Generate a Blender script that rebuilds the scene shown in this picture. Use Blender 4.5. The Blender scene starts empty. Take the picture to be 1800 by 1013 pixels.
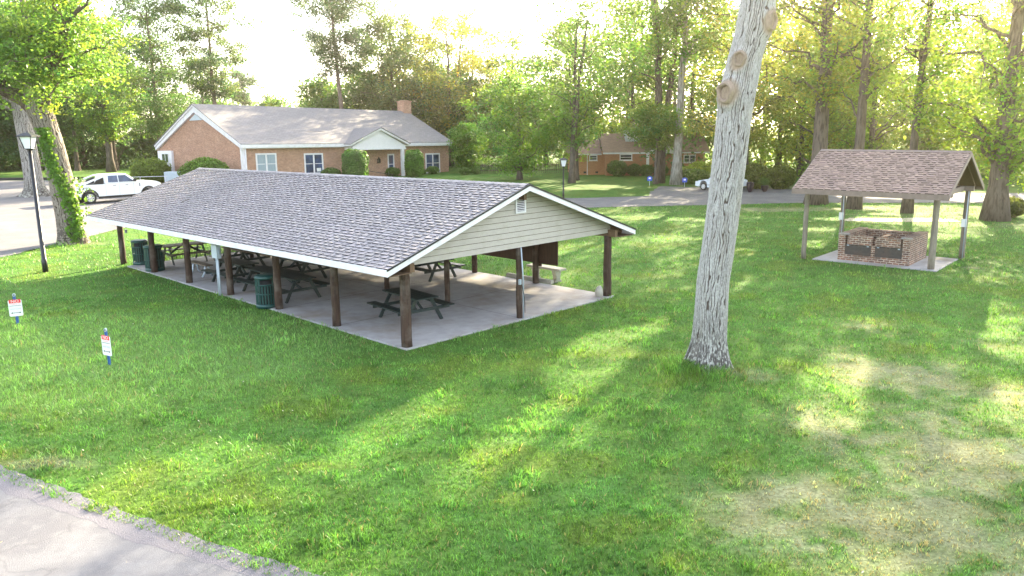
import bpy, math, random
import numpy as np
from mathutils import Vector, Matrix

# ---------------------------------------------------------------- camera, sky, sun, exposure
scene = bpy.context.scene
COL = scene.collection
R_ = math.radians
PI = math.pi
SUN_AZ, SUN_EL = R_(26.0), R_(21.5)          # azimuth measured from +Y towards +X

def make_camera():
    cd = bpy.data.cameras.new('camera'); cd.sensor_width = 36; cd.lens = 1402.7/1800*36
    cd.clip_start = .1; cd.clip_end = 3000
    co = bpy.data.objects.new('camera', cd); COL.objects.link(co)
    p, r = .2018, .0111
    F = Vector((0, math.cos(p), -math.sin(p))); D = Vector((0, -math.sin(p), -math.cos(p))); X = Vector((1, 0, 0))
    rt = math.cos(r)*X + math.sin(r)*D; dn = -math.sin(r)*X + math.cos(r)*D
    m = Matrix((rt, -dn, -F)).transposed().to_4x4(); m.translation = (0, 0, 5.5)
    co.matrix_world = m; scene.camera = co
make_camera()
world = bpy.data.worlds.new('World'); scene.world = world; world.use_nodes = True
wn = world.node_tree; sky = wn.nodes.new('ShaderNodeTexSky'); sky.sky_type = 'NISHITA'; sky.sun_disc = False
sky.sun_elevation = SUN_EL; sky.sun_rotation = SUN_AZ; sky.dust_density = 2.5; sky.ozone_density = 1.0; sky.air_density = 1.0
bg = wn.nodes['Background']; bg.inputs[1].default_value = .15; hs = wn.nodes.new('ShaderNodeHueSaturation'); hs.inputs['Saturation'].default_value = .55; wn.links.new(sky.outputs[0], hs.inputs['Color']); wn.links.new(hs.outputs[0], bg.inputs[0])
sl = bpy.data.lights.new('sun', 'SUN'); sl.energy = 5.0; sl.angle = R_(.5); sl.color = (1, .84, .57)
so = bpy.data.objects.new('sun', sl); COL.objects.link(so)
sd = Vector((math.sin(SUN_AZ)*math.cos(SUN_EL), math.cos(SUN_AZ)*math.cos(SUN_EL), math.sin(SUN_EL)))
so.rotation_euler = sd.to_track_quat('Z', 'Y').to_euler(); so.location = sd*200
scene.view_settings.view_transform = 'Standard'; scene.view_settings.look = 'None'
scene.view_settings.exposure = 2.72; scene.view_settings.gamma = 1
scene.cycles.use_denoising = True
scene.cycles.max_bounces = 6; scene.cycles.diffuse_bounces = 4; scene.cycles.transmission_bounces = 4
scene.cycles.glossy_bounces = 2; scene.cycles.sample_clamp_indirect = 8

# ---------------------------------------------------------------- numpy noise
_rs = np.random.RandomState(7); _T = _rs.rand(256, 256)
def vn(x, y, px=None):
    x = np.asarray(x, float); y = np.asarray(y, float)
    xi = np.floor(x).astype(int); yi = np.floor(y).astype(int); fx = x-xi; fy = y-yi
    fx = fx*fx*(3-2*fx); fy = fy*fy*(3-2*fy)
    def t(a, b):
        if px: a = a % px
        return _T[a & 255, b & 255]
    return (t(xi, yi)*(1-fx)+t(xi+1, yi)*fx)*(1-fy)+(t(xi, yi+1)*(1-fx)+t(xi+1, yi+1)*fx)*fy
def fbm(x, y, o=4):
    s = 0; a = .5
    for k in range(o):
        s = s+a*vn(x*2**k+13.7*k, y*2**k+5.3*k); a *= .5
    return s/(1-.5**o)
def sstep(a, b, x):
    t = np.clip((x-a)/(b-a), 0, 1); return t*t*(3-2*t)
def voro(x, y, px):
    """F2-F1 of a cellular pattern, periodic in x with period px"""
    xi = np.floor(x).astype(int); yi = np.floor(y).astype(int)
    f1 = np.full(x.shape, 9.); f2 = np.full(x.shape, 9.); idv = np.zeros(x.shape)
    for dx in (-1, 0, 1):
        for dy in (-1, 0, 1):
            cx = xi+dx; cy = yi+dy; wx = cx % px
            jx = _T[wx & 255, cy & 255]; jy = _T[(wx*7+31) & 255, (cy*3+11) & 255]
            d = np.hypot(cx+.1+.8*jx-x, cy+.1+.8*jy-y)
            n = d < f1
            f2 = np.where(n, f1, np.minimum(f2, d)); idv = np.where(n, _T[(wx*5+3) & 255, (cy+90) & 255], idv); f1 = np.where(n, d, f1)
    return f2-f1, idv

# ---------------------------------------------------------------- materials
def nd(nt, t, **k):
    n = nt.nodes.new(t)
    for a, b in k.items(): setattr(n, a, b)
    return n
def newmat(name):
    m = bpy.data.materials.new(name); m.use_nodes = True; nt = m.node_tree
    return m, nt, nt.nodes['Principled BSDF'], nt.links.new
def mixc(nt, f, a, b, bt='MIX'):
    n = nd(nt, 'ShaderNodeMix', data_type='RGBA', blend_type=bt)
    for i, v in ((0, f), (6, a), (7, b)):
        if isinstance(v, bpy.types.NodeSocket): nt.links.new(v, n.inputs[i])
        else: n.inputs[i].default_value = (*v, 1) if isinstance(v, tuple) else v
    return n.outputs[2]
def mth(nt, op, *a):
    n = nd(nt, 'ShaderNodeMath', operation=op)
    for i, v in enumerate(a):
        if isinstance(v, bpy.types.NodeSocket): nt.links.new(v, n.inputs[i])
        else: n.inputs[i].default_value = v
    return n.outputs[0]
def noise(nt, scale, detail=4, vec=None, stretch=None, rough=.6):
    n = nd(nt, 'ShaderNodeTexNoise'); n.inputs['Scale'].default_value = scale; n.inputs['Detail'].default_value = detail
    n.inputs['Roughness'].default_value = rough
    if vec is None: vec = nd(nt, 'ShaderNodeTexCoord').outputs['Object']
    if stretch:
        mp = nd(nt, 'ShaderNodeMapping'); mp.inputs['Scale'].default_value = stretch; nt.links.new(vec, mp.inputs[0]); vec = mp.outputs[0]
    nt.links.new(vec, n.inputs['Vector']); return n.outputs[0]
def ramp(nt, f, lo, hi, a=0., b=1.):
    n = nd(nt, 'ShaderNodeMapRange'); nt.links.new(f, n.inputs[0])
    n.inputs[1].default_value = lo; n.inputs[2].default_value = hi; n.inputs[3].default_value = a; n.inputs[4].default_value = b
    return n.outputs[0]
def bump(nt, bsdf, h, st, dist=.02):
    b = nd(nt, 'ShaderNodeBump'); b.inputs['Strength'].default_value = st; b.inputs['Distance'].default_value = dist
    nt.links.new(h, b.inputs['Height']); nt.links.new(b.outputs[0], bsdf.inputs['Normal'])
def sc3(c, k): return tuple(min(1, x*k) for x in c)
def pm(name, base, rough=.7, var=.18, scale=6, stretch=None, bmp=0, bscale=None, metal=0, attr=False, dirt=None, dscale=2.5, damt=.5, spec=.5):
    m, nt, b, ln = newmat(name)
    f = ramp(nt, noise(nt, scale, 5, stretch=stretch), .3, .7)
    c = mixc(nt, f, sc3(base, 1-var), sc3(base, 1+var))
    if dirt: c = mixc(nt, ramp(nt, noise(nt, dscale, 6), .48, .68, 0, damt), c, dirt)
    if attr:
        a = nd(nt, 'ShaderNodeAttribute', attribute_name='Col'); c = mixc(nt, 1., c, a.outputs[0], 'MULTIPLY')
    ln(c, b.inputs['Base Color']); b.inputs['Roughness'].default_value = rough; b.inputs['Metallic'].default_value = metal
    b.inputs['Specular IOR Level'].default_value = spec
    if bmp: bump(nt, b, noise(nt, bscale or scale*4, 5, stretch=stretch), bmp)
    return m
def brick_mat(name, c1, c2, mortar, bw=.21, bh=.072, ms=.011, stain=None):
    m, nt, b, ln = newmat(name)
    tc = nd(nt, 'ShaderNodeTexCoord'); s1 = nd(nt, 'ShaderNodeSeparateXYZ'); s2 = nd(nt, 'ShaderNodeSeparateXYZ')
    ln(tc.outputs['Object'], s1.inputs[0]); ln(tc.outputs['Normal'], s2.inputs[0])
    side = mth(nt, 'GREATER_THAN', mth(nt, 'ABSOLUTE', s2.outputs[0]), .6); top = mth(nt, 'GREATER_THAN', mth(nt, 'ABSOLUTE', s2.outputs[2]), .6)
    u = mth(nt, 'ADD', mth(nt, 'MULTIPLY', s1.outputs[1], side), mth(nt, 'MULTIPLY', s1.outputs[0], mth(nt, 'SUBTRACT', 1., side)))
    v = mth(nt, 'ADD', mth(nt, 'MULTIPLY', s1.outputs[1], top), mth(nt, 'MULTIPLY', s1.outputs[2], mth(nt, 'SUBTRACT', 1., top)))
    cb = nd(nt, 'ShaderNodeCombineXYZ'); ln(u, cb.inputs[0]); ln(v, cb.inputs[1])
    bt = nd(nt, 'ShaderNodeTexBrick'); ln(cb.outputs[0], bt.inputs[0])
    bt.inputs['Scale'].default_value = 1; bt.inputs['Brick Width'].default_value = bw; bt.inputs['Row Height'].default_value = bh
    bt.inputs['Mortar Size'].default_value = ms; bt.inputs['Mortar Smooth'].default_value = .1; bt.inputs['Bias'].default_value = 0
    bt.inputs['Color1'].default_value = (*c1, 1); bt.inputs['Color2'].default_value = (*c2, 1); bt.inputs['Mortar'].default_value = (*mortar, 1)
    c = mixc(nt, ramp(nt, noise(nt, 1.3, 5), .3, .7, 0, .35), bt.outputs[0], sc3(c2, .75))
    c = mixc(nt, ramp(nt, noise(nt, 7, 3, rough=.8), .42, .62, 0, .45), c, sc3(c2, .7))
    if stain: c = mixc(nt, ramp(nt, noise(nt, 2.2, 5), .5, .62, 0, .6), c, stain)
    ln(c, b.inputs['Base Color']); b.inputs['Roughness'].default_value = .9
    bump(nt, b, mth(nt, 'SUBTRACT', 1., bt.outputs['Fac']), .5, .008)
    return m
def leaf_mat(name, base, trans, tf=.5, rough=.5):
    m = bpy.data.materials.new(name); m.use_nodes = True; nt = m.node_tree; nt.nodes.clear(); ln = nt.links.new
    a = nd(nt, 'ShaderNodeAttribute', attribute_name='Col')
    d = nd(nt, 'ShaderNodeBsdfPrincipled'); d.inputs['Roughness'].default_value = rough; d.inputs['Specular IOR Level'].default_value = .35
    t = nd(nt, 'ShaderNodeBsdfTranslucent')
    ln(mixc(nt, 1., base, a.outputs[0], 'MULTIPLY'), d.inputs['Base Color']); ln(mixc(nt, 1., trans, a.outputs[0], 'MULTIPLY'), t.inputs[0])
    mx = nd(nt, 'ShaderNodeMixShader'); mx.inputs[0].default_value = tf; ln(d.outputs[0], mx.inputs[1]); ln(t.outputs[0], mx.inputs[2])
    o = nd(nt, 'ShaderNodeOutputMaterial'); ln(mx.outputs[0], o.inputs[0]); return m
def bark_mat(name, ridge, crack, scale=1., moss=None):
    m, nt, b, ln = newmat(name)
    n1 = noise(nt, 9*scale, 5, stretch=(1, 1, .16)); n2 = noise(nt, 2, 4)
    c = mixc(nt, ramp(nt, n1, .38, .56), crack, ridge); c = mixc(nt, ramp(nt, n2, .3, .7, 0, .5), c, sc3(ridge, .65))
    if moss: c = mixc(nt, ramp(nt, noise(nt, 1.7, 5), .55, .65, 0, .8), c, moss)
    ln(c, b.inputs['Base Color']); b.inputs['Roughness'].default_value = .95; b.inputs['Specular IOR Level'].default_value = .2
    bump(nt, b, n1, 1., .06); return m
def shingle_mat(name, base):
    m, nt, b, ln = newmat(name)
    a = nd(nt, 'ShaderNodeAttribute', attribute_name='Col')
    c = mixc(nt, ramp(nt, noise(nt, 90, 3), .3, .7), sc3(base, .8), sc3(base, 1.2))
    c = mixc(nt, ramp(nt, noise(nt, .8, 5), .45, .75, 0, .35), c, sc3(base, .62))
    ln(mixc(nt, 1., c, a.outputs[0], 'MULTIPLY'), b.inputs['Base Color']); b.inputs['Roughness'].default_value = .8
    b.inputs['Specular IOR Level'].default_value = .3
    bump(nt, b, noise(nt, 160, 2), .4, .004); return m
def glass_mat(name, c=(.02, .03, .045), rough=.06):
    m, nt, b, ln = newmat(name)
    ln(mixc(nt, ramp(nt, noise(nt, .9, 2), .35, .65), sc3(c, .5), sc3(c, 1.8)), b.inputs['Base Color'])
    b.inputs['Roughness'].default_value = rough; b.inputs['Specular IOR Level'].default_value = .8; return m

M = dict(
 white=pm('white_paint', (.76, .73, .76), .5, .05, 3, dirt=(.4, .38, .33), damt=.25),
 tan=pm('tan_siding', (.43, .39, .345), .6, .06, 4, stretch=(1, 1, 6), dirt=(.3, .27, .2), damt=.3),
 trimtan=pm('taupe_trim', (.20, .15, .125), .7, .15, 5, bmp=.2),
 post=pm('brown_log', (.052, .028, .018), .85, .6, 14, stretch=(1, 1, .08), bmp=1., bscale=30, dirt=(.17, .145, .12), dscale=2.2, damt=.6),
 postgrey=pm('weathered_log', (.22, .19, .15), .9, .35, 14, stretch=(1, 1, .08), bmp=.9, bscale=30, dirt=(.17, .14, .1), dscale=4, damt=.6),
 wood=pm('rafter_wood', (.15, .09, .05), .8, .3, 10, stretch=(1, 6, 1)),
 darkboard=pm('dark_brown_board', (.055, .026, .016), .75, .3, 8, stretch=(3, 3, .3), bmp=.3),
 concrete=pm('slab_concrete', (.37, .355, .355), .9, .13, 3, bmp=.3, bscale=60, dirt=(.24, .19, .145), dscale=.5, damt=.8),
 stone=pm('bench_stone', (.42, .39, .33), .9, .2, 10, bmp=.6, dirt=(.2, .19, .15)),
 greenrec=pm('green_recycled_plastic', (.007, .018, .018), .5, .35, 12, dirt=(.05, .07, .06), damt=.5),
 brownrec=pm('weathered_brown_planks', (.16, .12, .085), .7, .3, 12, stretch=(6, 1, 6)),
 greenmetal=pm('green_coated_steel', (.010, .06, .055), .4, .2, 8, dirt=(.05, .09, .08), damt=.3),
 greysteel=pm('pale_steel', (.42, .48, .55), .4, .1, 8, metal=.3),
 black=pm('black_enamel', (.012, .013, .016), .4, .2, 6),
 bluepost=pm('blue_channel_post', (.05, .14, .42), .45, .15, 8),
 signwhite=pm('sign_white', (.8, .8, .8), .45, .03, 5),
 signred=pm('sign_red', (.75, .04, .05), .45, .05, 5),
 signpink=pm('sign_faded_red', (.8, .35, .4), .45, .05, 5),
 signgrey=pm('sign_grey', (.42, .42, .45), .45, .05, 5),
 signblue=pm('sign_blue', (.03, .08, .5), .45, .05, 5),
 frost=pm('frosted_glass', (.78, .8, .8), .25, .03, 5),
 glass=glass_mat('dark_window_glass'), glass2=glass_mat('blue_window_glass', (.03, .055, .12)),
 curtain=pm('pale_curtain', (.30, .36, .42), .6, .25, 6, stretch=(8, 8, .2)),
 brickT=brick_mat('tan_red_brick', (.56, .28, .17), (.32, .13, .08), (.62, .50, .40), .26, .095, .014),
 brickR=brick_mat('orange_red_brick', (.56, .24, .10), (.45, .17, .07), (.46, .32, .2)),
 brickP=brick_mat('pit_brick', (.34, .15, .085), (.11, .058, .045), (.52, .44, .36), .22, .082, .016, stain=(.10, .07, .05)),
 pedim=pm('white_pediment_siding', (.78, .74, .77), .5, .04, 4),
 carwhite=pm('white_car_paint', (.78, .8, .82), .22, .02, 2, spec=.6),
 carsilver=pm('silver_car_paint', (.62, .66, .70), .22, .04, 2, spec=.6),
 rubber=pm('tyre_rubber', (.02, .02, .022), .85, .2, 12),
 rim=pm('alloy_rim', (.6, .61, .63), .3, .05, 5, metal=.6),
 chrome=pm('chrome_trim', (.6, .6, .62), .15, .05, 5, metal=1.),
 amber=pm('lamp_lens', (.75, .72, .68), .15, .05, 5), redlens=pm('red_lens', (.4, .02, .02), .2, .05, 5),
 rust=pm('rusty_black_steel', (.045, .038, .034), .6, .35, 9, dirt=(.12, .055, .03), damt=.4),
 soot=pm('sooty_steel', (.05, .035, .028), .8, .4, 9),
 cement=pm('grey_cement_cap', (.32, .30, .27), .9, .2, 8, dirt=(.12, .1, .09), dscale=6, bmp=.4),
 ggrey=pm('enclosure_grey', (.50, .56, .62), .45, .06, 5),
 barkO=bark_mat('oak_bark', (.17, .135, .11), (.07, .05, .04)),
 barkG=bark_mat('grey_bark', (.36, .34, .31), (.12, .10, .085)),
 barkP=bark_mat('pine_bark', (.27, .20, .165), (.09, .06, .045)),
 barkD=bark_mat('dark_bark', (.15, .12, .10), (.05, .04, .035)),
 urn=pm('dark_urn_glaze', (.03, .018, .02), .35, .3, 6),
 mulch=pm('mulch', (.13, .075, .05), .95, .4, 12, bmp=.6),
)
L_OAK = leaf_mat('oak_leaves', (.10, .18, .03), (.27, .46, .055), .42)
L_FAR = leaf_mat('wood_leaves', (.06, .115, .03), (.22, .35, .05), .4)
L_PINE = leaf_mat('pine_needles', (.065, .105, .04), (.17, .27, .06), .3)
L_OLIVE = leaf_mat('olive_leaves', (.13, .15, .035), (.46, .46, .06), .5)
L_BUSH = leaf_mat('bush_leaves', (.06, .105, .022), (.2, .3, .04), .3)
L_LIME = leaf_mat('lime_leaves', (.14, .23, .03), (.42, .6, .06), .48)
L_IVY = leaf_mat('ivy_leaves', (.12, .26, .03), (.3, .5, .05), .4)
L_GRASS = leaf_mat('grass_blades', (1, 1, 1), (1.2, 1.25, .6), .36, .42)

# ---------------------------------------------------------------- mesh building
class MB:
    def __init__(s): s.v = []; s.f = []; s.c = []
    def add(s, vs, fs, c=None):
        o = len(s.v); s.v += [tuple(p) for p in vs]; s.f += [tuple(i+o for i in f) for f in fs]
        s.c += [c or (1, 1, 1)]*len(vs); return s
    def box(s, a, b, c=None):
        x0, y0, z0 = a; x1, y1, z1 = b
        x0, x1 = min(x0, x1), max(x0, x1); y0, y1 = min(y0, y1), max(y0, y1); z0, z1 = min(z0, z1), max(z0, z1)
        return s.add([(x0, y0, z0), (x1, y0, z0), (x1, y1, z0), (x0, y1, z0), (x0, y0, z1), (x1, y0, z1), (x1, y1, z1), (x0, y1, z1)],
              [(0, 3, 2, 1), (4, 5, 6, 7), (0, 1, 5, 4), (1, 2, 6, 5), (2, 3, 7, 6), (3, 0, 4, 7)], c)
    def beam(s, p, q, w, h, up=(0, 0, 1), c=None):
        """box from p to q, w across, h along up"""
        p = Vector(p); q = Vector(q); d = (q-p).normalized(); x = d.cross(Vector(up)).normalized(); y = x.cross(d).normalized()
        vs = [pt+x*sx*w/2+y*sy*h/2 for pt in (p, q) for sx, sy in ((-1, -1), (1, -1), (1, 1), (-1, 1))]
        return s.add(vs, [(0, 3, 2, 1), (4, 5, 6, 7), (0, 1, 5, 4), (1, 2, 6, 5), (2, 3, 7, 6), (3, 0, 4, 7)][::1], c)
    def tube(s, pts, rs, n=8, cap=True, c=None):
        pts = [Vector(p) for p in pts]; vs = []; fs = []
        if not hasattr(rs, '__len__'): rs = [rs]*len(pts)
        ref = Vector((1, 0, 0)) if abs((pts[-1]-pts[0]).normalized().x) < .9 else Vector((0, 1, 0))
        for i, p in enumerate(pts):
            d = (pts[min(i+1, len(pts)-1)]-pts[max(i-1, 0)]).normalized(); x = (ref-d*ref.dot(d)).normalized(); y = d.cross(x)
            for k in range(n):
                a = 2*PI*k/n; vs.append(p+(x*math.cos(a)+y*math.sin(a))*rs[i])
        for i in range(len(pts)-1):
            for k in range(n):
                a = i*n+k; b = i*n+(k+1) % n; fs.append((a, b, b+n, a+n))
        if cap: fs.append(tuple(range(n))[::-1]); fs.append(tuple(range(len(vs)-n, len(vs))))
        return s.add(vs, fs, c)
    def prism(s, poly, axis, a, b, c=None):
        """poly: 2-D points in the two other axes, extruded along axis from a to b"""
        n = len(poly)
        def P(p, t): return (t, p[0], p[1]) if axis == 'x' else (p[0], t, p[1]) if axis == 'y' else (p[0], p[1], t)
        return s.add([P(p, a) for p in poly]+[P(p, b) for p in poly],
                     [tuple(range(n)), tuple(range(2*n-1, n-1, -1))]+[(i, i+n, (i+1) % n+n, (i+1) % n) for i in range(n)], c)
    def build(s, name, mat, parent=None, smooth=False, bevel=0, loc=None, col=False):
        me = bpy.data.meshes.new(name); me.from_pydata([tuple(p) for p in s.v], [], s.f); me.materials.append(mat)
        import bmesh
        bm = bmesh.new(); bm.from_mesh(me); bmesh.ops.recalc_face_normals(bm, faces=bm.faces); bm.to_mesh(me); bm.free()
        if col:
            a = me.color_attributes.new('Col', 'FLOAT_COLOR', 'POINT')
            a.data.foreach_set('color', np.array([(*c, 1) for c in s.c], 'f').ravel())
        if smooth: me.polygons.foreach_set('use_smooth', [True]*len(me.polygons))
        o = bpy.data.objects.new(name, me); COL.objects.link(o)
        if parent: o.parent = parent
        if loc: o.location = loc
        if bevel:
            md = o.modifiers.new('bevel', 'BEVEL'); md.width = bevel; md.segments = 2; md.limit_method = 'ANGLE'; md.angle_limit = R_(40)
        return o
def npmesh(name, V, F, mat, parent=None, cols=None, smooth=False):
    V = np.ascontiguousarray(V, 'f'); F = np.ascontiguousarray(F, 'i'); k = F.shape[1]
    me = bpy.data.meshes.new(name); me.vertices.add(len(V)); me.vertices.foreach_set('co', V.ravel())
    me.loops.add(F.size); me.loops.foreach_set('vertex_index', F.ravel())
    me.polygons.add(len(F)); me.polygons.foreach_set('loop_start', np.arange(0, F.size, k, dtype='i'))
    if cols is not None:
        a = me.color_attributes.new('Col', 'FLOAT_COLOR', 'POINT')
        c = np.ones((len(V), 4), 'f'); c[:, :3] = cols; a.data.foreach_set('color', c.ravel())
    if smooth: me.polygons.foreach_set('use_smooth', np.ones(len(F), bool))
    me.update(calc_edges=True); me.validate(); me.materials.append(mat)
    o = bpy.data.objects.new(name, me); COL.objects.link(o)
    if parent: o.parent = parent
    return o
def tag(o, label=None, cat=None, group=None, kind=None):
    if label: o['label'] = label
    if cat: o['category'] = cat
    if group: o['group'] = group
    if kind: o['kind'] = kind
    return o
def thing(name, label, cat, loc=(0, 0, 0), rz=0, group=None):
    o = bpy.data.objects.new(name, None); COL.objects.link(o); o.location = loc; o.rotation_euler = (0, 0, rz)
    o.empty_display_size = .2
    return tag(o, label, cat, group)
def dup(root, loc, rz=0, sc=None, label=None):
    c = root.copy(); COL.objects.link(c); c.location = loc; c.rotation_euler = (0, 0, rz)
    if sc: c.scale = sc if hasattr(sc, '__len__') else (sc,)*3
    if label: c['label'] = label
    for ch in list(root.children):
        d = ch.copy(); COL.objects.link(d); d.parent = c
        for g in list(ch.children):
            e = g.copy(); COL.objects.link(e); e.parent = d
    return c
def text_mesh(name, body, size, mat, parent, loc, rot=(PI/2, 0, 0), ext=.001, sx=1):
    cu = bpy.data.curves.new(name, 'FONT'); cu.body = body; cu.size = size; cu.extrude = ext; cu.align_x = 'CENTER'; cu.align_y = 'CENTER'
    t = bpy.data.objects.new(name, cu); COL.objects.link(t); dg = bpy.context.evaluated_depsgraph_get()
    me = bpy.data.meshes.new_from_object(t.evaluated_get(dg)); bpy.data.objects.remove(t)
    me.materials.clear(); me.materials.append(mat)
    o = bpy.data.objects.new(name, me); COL.objects.link(o); o.parent = parent; o.location = loc; o.rotation_euler = rot; o.scale = (sx, 1, 1); return o
# ---------------------------------------------------------------- ground
DRY = [(5.2, 10.3, 2.5, 2.0, 1), (7.2, 12.6, 2.6, 2.6, 1), (8.6, 16.6, 1.7, 2.6, .8), (8.0, 9.5, 3.0, 3.0, .85), (10.4, 14.0, 2.2, 3.0, .75), (9.8, 20.5, 1.0, 2.0, .5), (12.2, 19.5, 1.3, 2.2, .35),
       (18.5, 51, 7, 1.6, .8), (25, 47.5, 6, 2.0, .6), (28, 41.5, 3.5, 2.5, .5), (1.0, 20.5, 1.4, .6, .3), (5.2, 17.0, .9, .8, .45),
       (-8.0, 12.6, 1.2, .35, .6), (-20.5, 38.9, 1.2, 1.0, .5), (14.5, 28.6, 1.8, .6, .5), (17.6, 29.6, .8, .6, .6), (16, 64, 4, 3, .5), (20, 68, 6, 4, .8)]
def dryness(x, y):
    s = 0
    for a, b, p, q, k in DRY: s = np.maximum(s, .74*k*np.exp(-((x-a)/p)**2-((y-b)/q)**2))
    n = fbm(x*.9+50, y*.9+50, 5)
    return np.clip(sstep(.12, .82, s*1.05+(n-.5)*.9*np.clip(s*3, .0, 1)+(fbm(x*4.5, y*4.5, 4)-.5)*1.1*np.clip(s*2, 0, 1)) + .0, 0, 1)
def lit_long_grass(x, y):   # longer grass on the left of the lawn, coloured paler to imitate brighter light
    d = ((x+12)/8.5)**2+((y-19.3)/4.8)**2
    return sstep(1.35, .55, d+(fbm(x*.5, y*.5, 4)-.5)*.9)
def lawn_color(x, y):
    x = np.asarray(x, float); y = np.asarray(y, float)
    n1 = fbm(x*.35, y*.35, 5)[..., None]; n2 = fbm(x*2.2+9, y*2.2, 4)[..., None]
    g = np.array([.094, .185, .036])*(1-n1)+np.array([.066, .158, .034])*n1*1.15
    g = g*(.6+.8*n2)
    yl = sstep(.56, .72, fbm(x*.8+31, y*.8+7, 4))[..., None]
    g = g*(1-.4*yl)+np.array([.15, .19, .025])*.4*yl
    lg = lit_long_grass(x, y)[..., None]; g = g*(1-.75*lg)+np.array([.155, .275, .075])*.75*lg
    d = dryness(x, y)[..., None]; tanc = np.array([.30, .275, .195])*(.6+.8*n2)
    return g*(1-d*.72)+tanc*d*.72
def axis_pts(segs):
    out = [segs[0][0]]
    for a, b, n in segs: out += list(np.linspace(a, b, n+1)[1:])
    return np.array(out)
def make_lawn():
    xs = axis_pts([(-1500, -300, 4), (-300, -60, 12), (-60, -20, 50), (-20, 20, 200), (20, 60, 50), (60, 300, 12), (300, 1500, 4)])
    ys = axis_pts([(-100, 4, 6), (4, 26, 130), (26, 60, 100), (60, 120, 50), (120, 400, 12), (400, 2000, 6)])
    X, Y = np.meshgrid(xs, ys); V = np.stack([X, Y, np.zeros_like(X)], -1).reshape(-1, 3)
    nx, ny = len(xs), len(ys); i = np.arange(nx*ny).reshape(ny, nx)
    F = np.stack([i[:-1, :-1], i[:-1, 1:], i[1:, 1:], i[1:, :-1]], -1).reshape(-1, 4)
    m, nt, b, ln = newmat('lawn_ground')
    a = nd(nt, 'ShaderNodeAttribute', attribute_name='Col')
    f = noise(nt, 14, 6); f2 = noise(nt, 1.2, 6)
    c = mixc(nt, ramp(nt, f, .3, .7), (.42, .44, .38), (1.05, 1.08, 1.0)); c = mixc(nt, 1., c, a.outputs[0], 'MULTIPLY')
    c = mixc(nt, ramp(nt, f2, .42, .7, 0, .3), c, (.12, .15, .02))
    ln(c, b.inputs['Base Color']); b.inputs['Roughness'].default_value = .95; b.inputs['Specular IOR Level'].default_value = .1
    bump(nt, b, f, .6, .05)
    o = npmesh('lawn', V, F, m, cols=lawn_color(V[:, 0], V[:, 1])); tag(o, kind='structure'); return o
make_lawn()

ROAD = [(-90, 20), (-34, 22), (-27, 27), (-23.6, 31.5), (-22.6, 35), (-22.2, 39.7), (-22.0, 45), (-19, 49), (-8, 52), (6, 53.5), (19.7, 55), (27, 54.3), (34, 53), (60, 47), (120, 30),
        (120, 40), (60, 56), (39, 60.5), (29, 62.3), (26.5, 64.2), (22.5, 66.5), (20.5, 68.5), (15.8, 69.5), (13.4, 71.4), (12.2, 68), (11.2, 64.8), (10.6, 61.6), (4.8, 60.6), (-4, 63.5), (-12, 69), (-24, 73.5), (-31, 83), (-48, 89.0), (-57, 89.7), (-90, 92)]
PATH = [(-30, 22.5), (-14, 15.6), (-8.38, 12.15), (-7.2, 11.5), (-5.84, 10.74), (-4.9, 10.25), (-4.24, 9.82), (-2.9, 9.1), (-1.2, 8.1), (1.5, 6.2), (6, 3), (6, -20), (-30, -20)]
def inside(x, y, poly):
    c = np.zeros(np.shape(x), bool); n = len(poly)
    for i in range(n):
        x1, y1 = poly[i]; x2, y2 = poly[(i+1) % n]
        if y1 == y2: continue
        k = ((y1 > y) != (y2 > y)) & (x < (x2-x1)*(y-y1)/(y2-y1)+x1); c ^= k
    return c
def rag(poly, step=.5, amp=.08):
    out = []; rnd = random.Random(3)
    for i in range(len(poly)):
        a = Vector(poly[i]); b = Vector(poly[(i+1) % len(poly)]); L = (b-a).length; n = max(1, min(200, int(L/step)))
        t = (b-a).normalized(); nn = Vector((-t.y, t.x))
        for k in range(n):
            p = a+(b-a)*k/n + nn*rnd.uniform(-amp, amp); out.append((p.x, p.y))
    return out
def sheet(name, poly, z, mat):
    import bmesh
    bm = bmesh.new(); vs = [bm.verts.new((x, y, z)) for x, y in poly]; f = bm.faces.new(vs)
    bmesh.ops.triangulate(bm, faces=[f]); bmesh.ops.recalc_face_normals(bm, faces=bm.faces)
    for f in bm.faces:
        if f.normal.z < 0: f.normal_flip()
    me = bpy.data.meshes.new(name); bm.to_mesh(me); bm.free(); me.materials.append(mat)
    o = bpy.data.objects.new(name, me); COL.objects.link(o); tag(o, kind='structure'); return o
def asphalt_mat(name, base, pale, cracks=1.):
    m, nt, b, ln = newmat(name)
    c = mixc(nt, ramp(nt, noise(nt, .55, 6), .42, .62), base, pale)
    c = mixc(nt, ramp(nt, noise(nt, 45, 4, rough=.8), .25, .75, 0, .5), c, sc3(base, .7))
    c = mixc(nt, ramp(nt, noise(nt, 3.5, 5), .5, .75, 0, .45), c, sc3(pale, 1.1))
    v = nd(nt, 'ShaderNodeTexVoronoi', feature='DISTANCE_TO_EDGE'); v.inputs['Scale'].default_value = .42
    w = nd(nt, 'ShaderNodeTexNoise'); w.inputs['Scale'].default_value = 1.6; w.inputs['Detail'].default_value = 5
    tc = nd(nt, 'ShaderNodeTexCoord'); ln(tc.outputs['Object'], w.inputs[0])
    va = nd(nt, 'ShaderNodeVectorMath', operation='ADD'); ln(tc.outputs['Object'], va.inputs[0]); ln(w.outputs[1], va.inputs[1]); ln(va.outputs[0], v.inputs[0])
    c = mixc(nt, ramp(nt, v.outputs[0], 0, .014, .6*cracks, 0), c, sc3(base, .45))
    ln(c, b.inputs['Base Color']); b.inputs['Roughness'].default_value = .9
    bump(nt, b, noise(nt, 70, 4, rough=.8), .7, .02); return m
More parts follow.
